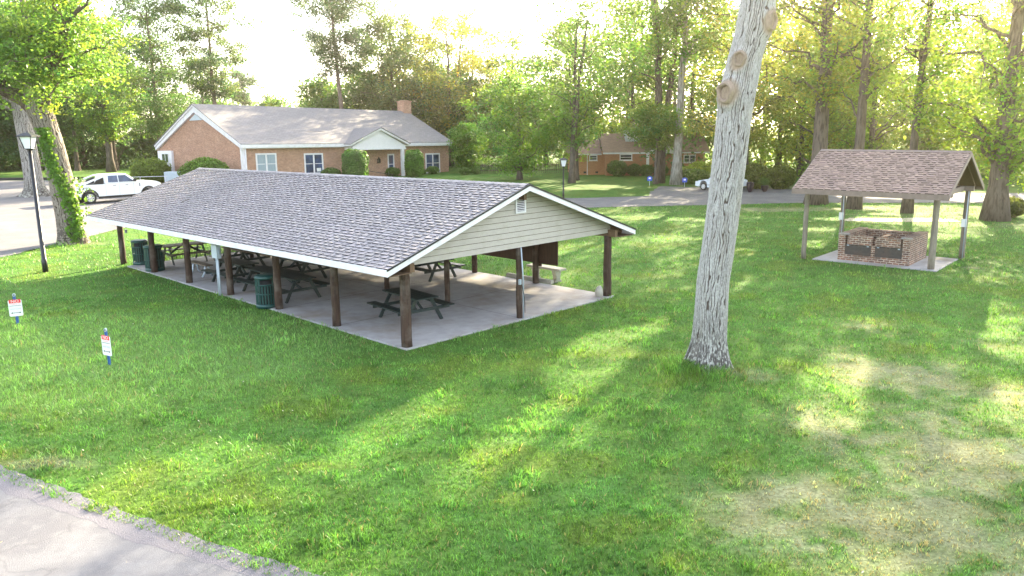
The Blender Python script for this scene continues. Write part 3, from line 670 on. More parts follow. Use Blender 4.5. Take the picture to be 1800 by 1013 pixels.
def make_pit():
    t = thing('brick_grill', 'brick barbecue pit with two black firebox doors under the small shelter', 'barbecue', gr_pt(1.22, .42, .04), GR_A)
    X, Y, H = 2.66, 2.5, 1.02; w = .22
    B = M['brickP']
    MB().box((0, w, 0), (w+.12, Y, H)).build('side_wall', B, t); MB().box((X-w-.12, w, 0), (X, Y, H)).build('side_wall', B, t)
    MB().box((w+.12, Y-w, 0), (X-w-.12, Y-.002, H-.001)).build('back_wall', B, t)
    MB().box((X/2-.09, w+.03, 0), (X/2+.09, Y-w-.002, H-.13)).build('divider', B, t)
    fw = MB(); fw.box((0, 0, 0), (X, w-.002, .24)); fw.box((0, 0, .24), (.26, w-.002, H)); fw.box((X-.26, 0, .24), (X, w-.002, H)); fw.box((X/2-.07, 0, .24), (X/2+.07, w-.002, .66))
    fw.build('front_wall', B, t)
    for a, b in ((.34, X/2-.07), (X/2+.07, X-.34)):
        n = 10; pl = [(a, .66)]+[(a+(b-a)*i/n, H-.09+.07*math.sin(PI*i/n)) for i in range(n+1)]+[(b, .66)]
        MB().prism(pl, 'y', .004, w-.004).build('arched_panel', B, t)
        MB().prism([(a+(b-a)*i/n, H-.088+.07*math.sin(PI*i/n)) for i in range(n+1)]+[(a+(b-a)*i/n, H-.04+.07*math.sin(PI*i/n)) for i in range(n, -1, -1)], 'y', -.005, w+.01).build('arch_cap', B, t)
        MB().box((a-.08 if a < 1 else a-.0, .02, .63), (b if a < 1 else b+.08, w, .66)).build('lintel', M['rust'], t)
    for a, b in ((.26, X/2-.07), (X/2+.07, X-.26)):
        d = MB().box((a+.01, -.012, .25), (b-.01, .02, .62)).build('firebox_door', M['rust'], t, bevel=.004)
        MB().box((a+.08, -.03, .6), (a+.16, -.0125, .635)).box((b-.16, -.03, .6), (b-.08, -.0125, .635)).build('hinge', M['greysteel'], d)
        MB().tube([((a+b)/2-.06, -.03, .4), ((a+b)/2+.06, -.03, .4)], .008, 6).build('handle', M['rust'], d)
        g = MB()
        for k in range(16): g.beam((a+.1+k*(b-a-.15)/15, w+.02, .72), (a+.1+k*(b-a-.15)/15, Y-w-.01, .72), .014, .014)
        g.build('grate', M['soot'], t)
        MB().box((a+.06, w+.01, .3), (b-.05, Y-w-.01, .34)).build('ash_bed', M['soot'], t)
    for a, b in ((-.02, .36), (X-.36, X+.02)): MB().box((a, -.02, H+.001), (b, .26, H+.05)).build('pier_cap', M['cement'], t, bevel=.01)
    MB().box((-.01, .262, H+.001), (w+.13, Y+.01, H+.04)).box((X-w-.13, .262, H+.001), (X+.01, Y+.01, H+.04)).build('coping', B, t)
make_pit()
# ---------------------------------------------------------------- lamps
def lamp_post(label, loc, H, r, s, group=None, lean=0):
    t = thing('street_lamp', label, 'street lamp', loc, 0, group); t.rotation_euler = (0, lean, 0)
    MB().tube([(0, 0, 0), (0, 0, .5), (0, 0, .52), (0, 0, H)], [r*1.25, r*1.2, r, r*.8], 12).tube([(0, 0, H), (0, 0, H+.06*s)], [r*1.3, r*2.0], 12).build('pole', M['black'], t, True)
    z0 = H+.06*s; z1 = z0+.42*s; a, b = .12*s, .21*s
    l = MB().add([(x*a*.96, y*a*.96, z0) for x, y in ((-1, -1), (1, -1), (1, 1), (-1, 1))]+[(x*b*.96, y*b*.96, z1) for x, y in ((-1, -1), (1, -1), (1, 1), (-1, 1))], [(0, 3, 2, 1), (4, 5, 6, 7), (0, 1, 5, 4), (1, 2, 6, 5), (2, 3, 7, 6), (3, 0, 4, 7)]).build('lantern_glass', M['frost'], t)
    f = MB()
    for x, y in ((-1, -1), (1, -1), (1, 1), (-1, 1)): f.beam((x*a, y*a, z0), (x*b, y*b, z1), .025*s, .025*s, up=(1, .2, 0))
    f.build('lantern_frame', M['black'], t)
    b2 = .29*s; MB().add([(x*b2, y*b2, z1) for x, y in ((-1, -1), (1, -1), (1, 1), (-1, 1))]+[(x*b2, y*b2, z1+.03) for x, y in ((-1, -1), (1, -1), (1, 1), (-1, 1))]+[(x*.08*s, y*.08*s, z1+.15*s) for x, y in ((-1, -1), (1, -1), (1, 1), (-1, 1))],
        [(0, 3, 2, 1), (0, 1, 5, 4), (1, 2, 6, 5), (2, 3, 7, 6), (3, 0, 4, 7), (4, 5, 9, 8), (5, 6, 10, 9), (6, 7, 11, 10), (7, 4, 8, 11), (8, 9, 10, 11)]).tube([(0, 0, z1+.15*s), (0, 0, z1+.24*s)], [.04*s, .015*s], 8).build('lantern_cap', M['black'], t)
    return t
lamp_post('tall black lamp post with a square lantern standing in the left lawn', (-18.45, 31.11, 0), 4.75, .085, 1.05, 'black lantern lamp posts')
lamp_post('shorter lamp post by the road between the pavilion and the brick house', (3.95, 60.3, 0), 2.35, .06, 1.1, 'black lantern lamp posts')
# ---------------------------------------------------------------- lawn signs
def yard_sign(label, loc, rz, z0=.24):
    t = thing('parking_sign', label, 'sign', loc, rz, 'white and red no parking signs on the lawn'); w, h = .34, .48
    m = MB(); m.box((-.035, -.0, 0), (-.028, .03, .84)); m.box((.028, 0, 0), (.035, .03, .84)); m.box((-.028, .024, 0), (.028, .03, .84)); m.build('post', M['bluepost'], t)
    MB().tube([(0, -.004, .86), (0, .03, .86)], .045, 16).build('post_top', M['greysteel'], t)
    MB().tube([(0, -.007, .86), (0, -.0045, .86)], .016, 12).build('bolt_hole', M['black'], t)
    def rr(w, h, r, cz):
        p = []
        for cx, cy, a0 in ((w/2-r, h/2-r, 0), (-w/2+r, h/2-r, 90), (-w/2+r, -h/2+r, 180), (w/2-r, -h/2+r, 270)):
            for k in range(5): a = R_(a0+k*22.5); p.append((cx+r*math.cos(a), cz+cy+r*math.sin(a)))
        return p
    cz = z0+h/2
    pn = MB().prism(rr(w, h, .04, cz), 'y', -.012, -.004).build('panel', M['signwhite'], t)
    MB().box((-w/2+.025, -.0145, cz+.145), (w/2-.025, -.0125, cz+.25)).build('red_band', M['signred'], pn)
    MB().box((-w/2+.025, -.0145, cz+.062), (w/2-.025, -.0125, cz+.072)).build('line', M['black'], pn)
    text_mesh('lettering', 'NO', .115, M['signwhite'], pn, (0, -.0155, cz+.197), sx=1.1)
    text_mesh('lettering', 'PARKING', .055, M['signpink'], pn, (0, -.0135, cz+.108), sx=1.1)
    text_mesh('lettering', 'ANYTIME', .07, M['signgrey'], pn, (0, -.0135, cz-.03), sx=.95)
    a = MB().box((-.09, -.0145, cz-.147), (.09, -.0125, cz-.133)); a.prism([(-.13, cz-.14), (-.085, cz-.115), (-.085, cz-.165)], 'y', -.0145, -.0125); a.prism([(.13, cz-.14), (.085, cz-.115), (.085, cz-.165)], 'y', -.0145, -.0125); a.build('arrow', M['black'], pn)
    return t
s1 = yard_sign('no parking sign at the left edge of the lawn, facing the camera', (-14.32, 22.46, 0), R_(28))
s2 = dup(s1, (-9.61, 18.26, 0), R_(90), label='nearer no parking sign on the lawn, its face turned to the side')
s2.rotation_euler.z = R_(-30)
def blue_sign(label, loc, rz=0):
    t = thing('yard_sign', label, 'sign', loc, rz, 'small blue signs by the gravel drive')
    MB().box((-.02, 0, 0), (.02, .02, .45)).build('stake', M['greysteel'], t)
    p = MB().prism([(-.22, .42), (.22, .42), (.24, .75), (.0, .86), (-.24, .75)], 'y', -.02, -.002).build('panel', M['signblue'], t)
    MB().prism([(-.1, .58), (.1, .58), (.1, .72), (-.1, .72)], 'y', -.024, -.0205).build('emblem', M['signwhite'], p); return t
b1 = blue_sign('small blue yard sign on the grass left of the gravel drive', (12.5, 72.3, 0))
dup(b1, (15.13, 69.9, 0), .2, label='small blue yard sign on the mulch just left of the white car')
# ---------------------------------------------------------------- windows and doors (local wall plane y = const, outside is -y)
def window(parent, x0, x1, z0, z1, y, sash=2, glass='glass', fr=.09, mat=None, curtain=True):
    f = MB(); mat = mat or M['white']; yo = y-.05
    f.box((x0, yo, z0), (x0+fr, y+.03, z1)); f.box((x1-fr, yo, z0), (x1, y+.03, z1)); f.box((x0+fr, yo, z1-fr), (x1-fr, y+.03, z1)); f.box((x0+fr, yo, z0), (x1-fr, y+.03, z0+fr))
    for k in range(1, sash): xm = x0+(x1-x0)*k/sash; f.box((xm-fr*.55, yo+.002, z0+fr), (xm+fr*.55, y+.03, z1-fr))
    w = f.build('window', mat, parent)
    MB().box((x0-.06, yo-.06, z0-.06), (x1+.06, y+.03, z0-.003)).build('sill', mat, w)
    zm = (z0+z1)/2; r = MB()
    for k in range(sash): a = x0+(x1-x0)*k/sash+fr; b = x0+(x1-x0)*(k+1)/sash-fr; r.box((a, y-.028, zm-.03), (b, y-.0, zm+.03))
    r.build('sash_rail', mat, w)
    MB().box((x0+fr*.9, y-.012, z0+fr*.9), (x1-fr*.9, y-.006, z1-fr*.9)).build('pane', M[glass], w)
    return w
def flat_shingle_mat(name, base):
    m, nt, b, ln = newmat(name); tc = nd(nt, 'ShaderNodeTexCoord'); mp = nd(nt, 'ShaderNodeMapping'); ln(tc.outputs['Object'], mp.inputs[0]); mp.inputs['Scale'].default_value = (1, 1.15, 0)
    bt = nd(nt, 'ShaderNodeTexBrick'); ln(mp.outputs[0], bt.inputs[0]); bt.inputs['Scale'].default_value = 1
    bt.inputs['Brick Width'].default_value = .34; bt.inputs['Row Height'].default_value = .17; bt.inputs['Mortar Size'].default_value = .012
    for k, s in (('Color1', 1.15), ('Color2', .78), ('Mortar', .5)): bt.inputs[k].default_value = (*sc3(base, s), 1)
    c = mixc(nt, ramp(nt, noise(nt, .35, 6), .35, .7, 0, .45), bt.outputs[0], sc3(base, .72)); c = mixc(nt, ramp(nt, noise(nt, 25, 4), .3, .7, 0, .3), c, sc3(base, 1.3))
    ln(c, b.inputs['Base Color']); b.inputs['Roughness'].default_value = .85; bump(nt, b, bt.outputs['Fac'], -.4, .02); return m
RF_B = flat_shingle_mat('hall_shingles', (.185, .175, .182)); RF_H = flat_shingle_mat('house_shingles', (.24, .15, .115))

def make_hall():
    t = thing('brick_hall', 'long single storey brick hall with white trim, grey gable roof and small porch', 'building', (-24.87, 74.79, 0))
    t.rotation_euler = (Matrix.Rotation(-.0216, 3, 'X') @ Matrix.Rotation(.9189, 3, 'Z')).to_euler()
    L, Wd, ez, rz = 29.46, 15.18, 4.0, 7.88; m = Wd/2; B = M['brickT']
    w = MB(); w.box((.35, .4, -.4), (L-.35, .7, 3.72)); w.box((.35, Wd-.7, -.4), (L-.35, Wd-.4, 3.72))
    for a, b in ((.35, .65), (L-.65, L-.35)): w.prism([(.702, -.4), (Wd-.702, -.4), (Wd-.702, 3.72), (m+.0, rz-.42), (.702, 3.72)], 'x', a, b)
    w.build('wall', B, t)
    sw = (rz-ez)/m
    rf = MB().prism([(0, ez-.03), (m, rz-.03), (Wd, ez-.03), (Wd, ez-.18), (m, rz-.2), (0, ez-.18)], 'x', .0, L).build('roof', M['white'], t)
    r = MB(); r.prism([(-.06, ez-.024), (-.06, ez+.03), (m, rz+.06), (Wd+.06, ez+.03), (Wd+.06, ez-.024), (m, rz-.024)], 'x', -.05, L+.05); r.build('shingles', RF_B, rf)
    MB().box((0, -.1, ez-.34), (L, .0, ez-.03)).box((0.1, .002, ez-.40), (L-.1, .4, ez-.19)).build('gutter', M['white'], t)
    MB().tube([(.5, .1, -.3), (.5, .1, 3.6)], .06).build('downspout', M['white'], t)
    MB().box((.12, .22, -.4), (.55, .39, 3.6)).build('corner_board', M['white'], t)
    # left gable: wide white rake, pale vent, white corner bay with a window
    MB().prism([(0, ez-.5), (0, ez-.19), (m, rz-.21), (Wd, ez-.19), (Wd, ez-.5), (m, rz-.75)], 'x', .1, .345).build('rake_board', M['white'], t)
    MB().prism([(m-1.15, rz-1.52), (m, rz-.9), (m+1.15, rz-1.52)], 'x', .26, .347).build('gable_vent', M['ggrey'], t)
    MB().box((.1, 12.2, -.4), (.348, Wd-.4, ez-.55)).build('corner_bay', M['white'], t)
    v = MB().box((.06, 12.7, 2.2), (.099, 14.0, 3.2)); wv = v.build('window', M['white'], t); MB().box((.05, 12.8, 2.28), (.058, 13.32, 3.12)).box((.05, 13.4, 2.28), (.058, 13.92, 3.12)).build('pane', M['glass'], wv)
    y = .4
    for a, b, z0, z1, g, n in ((1.75, 4.1, 1.1, 3.15, 'curtain', 2), (7.4, 9.8, .95, 3.05, 'glass2', 2), (25.0, 27.5, .45, 2.75, 'glass2', 2), (18.9, 19.9, .5, 2.8, 'glass2', 1)):
        ww = window(t, a, b, z0, z1, y, n, g, .16)
    MB().box((8.9, y-.058, 1.2), (9.45, y-.052, 1.55)).build('notice', M['signwhite'], t)
    d = MB().box((13.6, y-.06, .2), (15.7, y+.02, 2.55)).build('door', M['white'], t)
    MB().box((14.5, y-.075, .9), (15.2, y-.0605, 2.25)).build('pane', M['glass'], d); MB().tube([(14.3, y-.12, 1.2), (14.3, y-.12, 1.5)], .03, 6).build('handle', M['chrome'], d)
    w = MB().box((17.3, y-.25, 1.85), (17.6, y-.02, 2.3)); w.tube([(17.45, y-.14, 2.3), (17.45, y-.14, 2.5)], [.14, .02]); w.build('wall_lantern', M['black'], t)
    # porch gable
    p0, p1, pz, pt = 12.3, 21.0, 3.92, 5.62; pm_ = (p0+p1)/2; yf = -1.1
    p = MB().prism([(p0, pz-.03), (pm_, pt-.03), (p1, pz-.03), (p1, pz-.2), (pm_, pt-.25), (p0, pz-.2)], 'y', yf, 3.3).build('porch_roof', M['white'], t)
    MB().prism([(p0-.08, pz-.028), (p0-.08, pz+.03), (pm_, pt+.05), (p1+.08, pz+.03), (p1+.08, pz-.028), (pm_, pt-.026)], 'y', yf-.06, 3.2).build('shingles', RF_B, p)
    MB().prism([(p0+.5, pz-.45), (p0+.5, pz-.2), (pm_, pt-.27), (p1-.5, pz-.2), (p1-.5, pz-.45)], 'y', yf+.25, yf+.35).build('pediment', M['pedim'], t)
    MB().box((p0+.4, yf+.2, pz-.62), (p1-.4, yf+.42, pz-.451)).box((p0+.4, yf+.43, pz-.6), (p0+.6, .35, pz-.35)).box((p1-.6, yf+.43, pz-.6), (p1-.4, .35, pz-.35)).build('porch_beam', M['white'], t)
    for x in (p0+.7, p1-.9): MB().box((x-.16, yf+.2, -.5), (x+.16, yf+.5, pz-.621)).build('porch_post', M['white'], t)
    MB().tube([(14.6, -.9, .1), (14.6, -.9, 1.1), (18.2, -1.0, .55), (18.2, -1.0, 0)], .035, 6).build('handrail', M['black'], t)
    MB().box((p0+.3, yf+.1, -.4), (p1-.3, .395, .16)).build('porch_floor', M['concrete'], t)
    ch = MB().box((L-1.0, m-.6, rz-1.3), (L+.25, m+.6, rz+1.15)).build('chimney', B, t)
    MB().box((L-1.06, m-.66, rz+1.151), (L+.31, m+.66, rz+1.27)).box((L-.8, m-.4, rz+1.27), (L+.05, m+.4, rz+1.36)).build('chimney_cap', B, ch)
    MB().box((9.3, m-6.9+1.6, 5.15), (11.8, m-6.9+1.75, 5.25)).build('roof_vent', M['rubber'], rf)
make_hall()

def make_house():
    t = thing('brick_house', 'low orange brick house with brown roof half hidden behind trees on the right', 'building', (10.28, 86.9, 0), -.02)
    B = M['brickR']; w = MB()
    w.box((0, 0, -.2), (10.6, 8, 2.42)); w.box((-3.7, 1.6, -.2), (-.002, 8, 2.38)); w.build('wall', B, t)
    rf = MB().prism([(-.45, 2.45), (4, 4.35), (8.45, 2.45), (8.45, 2.3), (4, 4.1), (-.45, 2.3)], 'x', -.35, 11).build('roof', M['white'], t)
    MB().prism([(-.5, 2.47), (4, 4.42), (8.5, 2.47), (8.5, 2.452), (4, 4.352), (-.5, 2.452)], 'x', -.4, 11.05).build('shingles', RF_H, rf)
    MB().prism([(1.25, 2.3), (4.8, 3.7), (8.3, 2.3)], 'x', -3.95, -.36).build('shingles', RF_H, rf)
    MB().box((-.4, -.56, 2.3), (4.1, -.505, 2.46)).box((-3.97, 1.12, 2.16), (-.37, 1.2, 2.3)).build('gutter', M['white'], t)
    g = MB().prism([(4.2, 2.4), (6.0, 3.6), (7.8, 2.4)], 'y', -1.0, 3).build('porch_roof', M['white'], t); MB().prism([(4.1, 2.41), (6.0, 3.68), (7.9, 2.41), (7.8, 2.405), (6, 3.603), (4.2, 2.405)], 'y', -1.05, 3).build('shingles', RF_H, g)
    for x in (4.35, 7.6): MB().box((x-.14, -.95, -.1), (x+.14, -.7, 2.398)).build('porch_post', M['white'], t)
    MB().box((2.3, 2.0, 3.3), (4.2, 4.2, 4.75)).build('dormer', M['ggrey'], t)
    window(t, 2.45, 4.05, 4.0, 4.6, 1.99, 2, 'glass', .1)
    window(t, 1.45, 2.8, 1.6, 2.28, -.01, 1, 'glass', .1); window(t, -1.7, -.8, 1.55, 2.15, 1.59, 1, 'glass', .1); window(t, 8.3, 9.6, 1.3, 2.15, -.01, 2, 'glass', .1)
    MB().box((5.2, -.06, 0), (6.2, -.003, 2.1)).build('door', M['white'], t)
    for x in (-2.3, -1.0): MB().box((x, 1.57, .18), (x+.3, 1.597, .38)).build('foundation_vent', M['rubber'], t)
    MB().tube([(-1.9, 1.54, 0), (-1.9, 1.54, 2.2)], .04, 6).build('downspout', M['white'], t)
make_house()
tag(MB().box((-1.0, -.6, 0), (1.0, .6, 1.35)).build('utility_cabinet', M['ggrey'], bevel=.04, loc=(-32.9, 79.3, 0)), 'pale grey utility cabinet between two shrubs by the hall gable', 'cabinet')
o = thing('handrail', 'thin white metal handrail beside the pickup front and the shrubs', 'railing', (-37.2, 75.6, 0), .25)
for x in (0, 2.2, 4.4): MB().tube([(x, 0, 0), (x, 0, 1.05)], .03, 6).build('rail_post', M['white'], o)
MB().tube([(-.2, 0, 1.05), (4.6, 0, 1.05)], .03, 6).build('top_rail', M['white'], o)

# ---------------------------------------------------------------- vehicles: x forward, y left
def wheel(parent, x, y, r, w, s):
    t = MB().tube([(x, y-w/2, r), (x, y-w/2+.03, r), (x, y+w/2-.03, r), (x, y+w/2, r)], [r*.9, r, r, r*.9], 28).build('wheel', M['rubber'], parent, False, .0)
    yo = y+s*w/2
    q = MB().tube([(x, yo-s*.02, r), (x, yo+s*.012, r)], [r*.64, r*.62], 28).tube([(x, yo+s*.012, r), (x, yo+s*.03, r)], [r*.18, r*.14], 14); 
    for k in range(8):
        a = k*PI/4+.2; q.beam((x+math.cos(a)*r*.1, yo+s*.018, r+math.sin(a)*r*.1), (x+math.cos(a)*r*.62, yo+s*.014, r+math.sin(a)*r*.62), .014, r*.23, up=(math.sin(a), 0, -math.cos(a)))
    q.build('rim', M['rim'], t)
    MB().tube([(x, yo+s*.0121, r), (x, yo+s*.0135, r)], r*.54, 28).build('rim_recess', M['rubber'], t)
def arch(cx, r, z, n=8):
    a0 = math.asin(max(-1, min(1, (z-r*.0-.46)/r)))
    return [(cx+r*math.cos(a), .46+r*math.sin(a)) for a in [a0+(PI-2*a0)*k/n for k in range(n+1)]]
def glasshouse(parent, z0, z1, a0, a1, b0, b1, w0, w1, paint):
    return MB().add([(a0, -w0, z0), (a1, -w0*.96, z0), (a1, w0*.96, z0), (a0, w0, z0), (b0, -w1, z1), (b1, -w1*.97, z1), (b1, w1*.97, z1), (b0, w1, z1)],
        [(0, 3, 2, 1), (4, 5, 6, 7), (0, 1, 5, 4), (1, 2, 6, 5), (2, 3, 7, 6), (3, 0, 4, 7)]).build('cab', paint, parent, bevel=.05)
def side_win(m, pts, z0, z1, w0, w1, off=.012):
    for s in (-1, 1):
        vs = [(x, s*(w0+(w1-w0)*(z-z0)/(z1-z0)+off), z) for x, z in pts]; n = len(vs)
        vi = [(x, s*(w0+(w1-w0)*(z-z0)/(z1-z0)-.01), z) for x, z in pts]
        m.add(vs+vi, [tuple(range(n)), tuple(range(2*n-1, n-1, -1))]+[(i, i+n, (i+1) % n+n, (i+1) % n) for i in range(n)])
    return m
def pickup():
    t = thing('pickup_truck', 'white four door pickup truck with a sloped bed cover parked behind the lamp post', 'pickup truck', (-30.9, 62.35, 0), math.atan2(64.54-61.07, 3.02))
    P = M['carwhite']; hw = 1.02
    pr = [(-3.3, .72), (-3.34, 1.42), (-.98, 1.42), (-.97, 1.45), (1.35, 1.47), (1.5, 1.5), (2.9, 1.45), (3.22, 1.33), (3.36, 1.1), (3.36, .62)]
    fa = arch(2.3, .56, .5); ra = arch(-2.15, .56, .5)
    pr += [(2.86, .55)]+fa[::1]+[(1.74, .5), (-1.6, .5)]+ra+[(-2.7, .55)]
    MB().prism(pr, 'y', -hw, hw).build('body', P, t, bevel=.035)
    MB().box((-3.15, -hw+.1, 1.4), (-1.1, hw-.1, 1.435)).build('bed_cover', M['rubber'], t)
    glasshouse(t, 1.46, 2.13, -.97, 1.62, -.88, .72, hw-.03, .82, P)
    for s in (-1, 1):
        MB().prism([(-2.95, 1.43), (-.98, 2.1), (-.86, 2.1), (-.86, 2.0), (-1.05, 1.98), (-2.35, 1.47), (-2.35, 1.43)], 'y', s*.93-.03, s*.93+.03).build('sail_panel', P, t)
        MB().prism([(-1.75, 1.44), (-1.55, 1.72), (-1.0, 1.93), (-1.0, 1.44)], 'y', s*.86-.02, s*.86+.02).build('sport_bar', M['black'], t)
    w = side_win(MB(), [(-.72, 1.53), (-.66, 2.03), (.02, 2.03), (.02, 1.53)], 1.46, 2.13, hw-.03, .82); side_win(w, [(.1, 1.53), (.1, 2.03), (.64, 2.03), (1.22, 1.53)], 1.46, 2.13, hw-.03, .82)
    w.build('side_window', M['glass2'], t)
    def ws(xa, za, xb, zb, wa, wb, off, nm):
        MB().add([(xa+off, -wa, za), (xa+off, wa, za), (xb+off, wb, zb), (xb+off, -wb, zb)], [(0, 1, 2, 3)]).build(nm, M['glass2'], t)
    ws(1.5, 1.55, .8, 2.07, .86, .74, .03, 'windscreen')
    for nm, x in (('tailgate_bumper', -3.44), ('front_bumper', 3.3)): MB().box((x, -hw+.02, .5), (x+.18, hw-.02, .78)).build(nm, M['chrome'] if x > 0 else M['black'], t, bevel=.03)
    MB().box((3.362, -.6, .85), (3.385, .6, 1.3)).build('grille', M['black'], t)
    for s in (-1, 1):
        MB().box((3.2, s*.98-.05, .95), (3.34, s*.98+.05, 1.28)).build('headlight', M['amber'], t, bevel=.02); MB().box((-3.36, s*.96-.06, .9), (-3.3, s*.96+.08, 1.35)).build('taillight', M['redlens'], t)
        mi = MB().box((1.12, s*1.08-.01, 1.52), (1.34, s*1.24, 1.72)).box((1.18, min(s*.94, s*1.08), 1.55), (1.24, max(s*.94, s*1.08), 1.6)); mi.build('side_mirror', M['black'], t, bevel=.02)
        MB().box((-1.5, s*.97-.06, .36), (1.6, s*.97+.1, .44)).build('running_board', M['rubber'], t, bevel=.01); MB().box((-1.55, s*1.005-.02, .45), (1.7, s*1.005+.022, .53)).build('sill_trim', M['rubber'], t)
        for cx in (2.3, -2.15):
            a = arch(cx, .56, .5); b = arch(cx, .64, .5); MB().prism(a+b[::-1], 'y', s*1.02-.02, s*1.02+.025).build('wheel_arch', M['rubber'], t)
        wheel(t, 2.3, s*.9, .46, .28, s); wheel(t, -2.15, s*.9, .46, .28, s)
        for x in (.52, -.42): MB().box((x, s*1.03-.015, 1.27), (x+.22, s*1.03+.015, 1.31)).build('door_handle', M['chrome'], t)
        MB().box((1.6, s*1.021-.004, 1.12), (1.66, s*1.021+.004, 1.36)).build('fender_vent', M['black'], t)
        for x in (-.96, .05, 1.15): MB().box((x, s*1.0205-.002, .56), (x+.018, s*1.0205+.002, 1.42)).build('door_gap', M['greysteel'], t)
    text_mesh('bedside_lettering', '4X4 OFF ROAD', .16, M['black'], t, (-2.72, -1.028, 1.2))
pickup()
def sedan():
    t = thing('white_car', 'small white car parked at the gravel drive behind the bare trunk', 'car', (17.35, 66.3, 0), R_(140)); t.scale = (.84, .86, .95); P = M['carsilver']; hw = .92
    pr = [(-2.3, .4), (-2.35, .9), (-2.1, 1.0), (-1.4, 1.02), (.95, .98), (1.9, .84), (2.25, .7), (2.33, .38), (1.95, .3)]+arch(1.4, .38, .36)+[(1.0, .26), (-.95, .26)]+arch(-1.35, .38, .36)+[(-1.8, .3)]
    pr = [(x, z-.1 if 0 else z) for x, z in pr]
    MB().prism(pr, 'y', -hw, hw).build('body', P, t, bevel=.05)
    MB().add([(-1.75, -.84, .99), (.98, -.82, .97), (.98, .82, .97), (-1.75, .84, .99), (-1.0, -.66, 1.44), (.15, -.66, 1.45), (.15, .66, 1.45), (-1.0, .66, 1.44)], [(0, 3, 2, 1), (4, 5, 6, 7), (0, 1, 5, 4), (1, 2, 6, 5), (2, 3, 7, 6), (3, 0, 4, 7)]).build('roof', P, t, bevel=.05)
    w = side_win(MB(), [(-.42, 1.03), (-.42, 1.38), (.08, 1.38), (.72, 1.03)], .98, 1.445, .83, .66); side_win(w, [(-1.4, 1.03), (-.95, 1.38), (-.5, 1.38), (-.5, 1.03)], .98, 1.445, .83, .66); w.build('side_window', M['glass'], t)
    MB().add([(.98, -.76, 1.02), (.98, .76, 1.02), (.24, .6, 1.43), (.24, -.6, 1.43)], [(0, 1, 2, 3)]).build('windscreen', M['glass'], t)
    for s in (-1, 1):
        for x in (1.4, -1.35): wheel(t, x, s*.82, .33, .2, s)
        MB().box((2.05, s*.72-.14, .62), (2.3, s*.72+.14, .76)).build('headlight', M['amber'], t, bevel=.03); MB().box((.55, s*.95-.05, 1.0), (.72, s*.95+.09, 1.12)).build('side_mirror', P, t, bevel=.02)
        MB().box((-.95, s*.921-.002, .46), (1.0, s*.921+.006, .5)).build('side_trim', M['rubber'], t)
    MB().box((2.29, -.4, .45), (2.335, .4, .6)).build('grille', M['black'], t)
sedan()
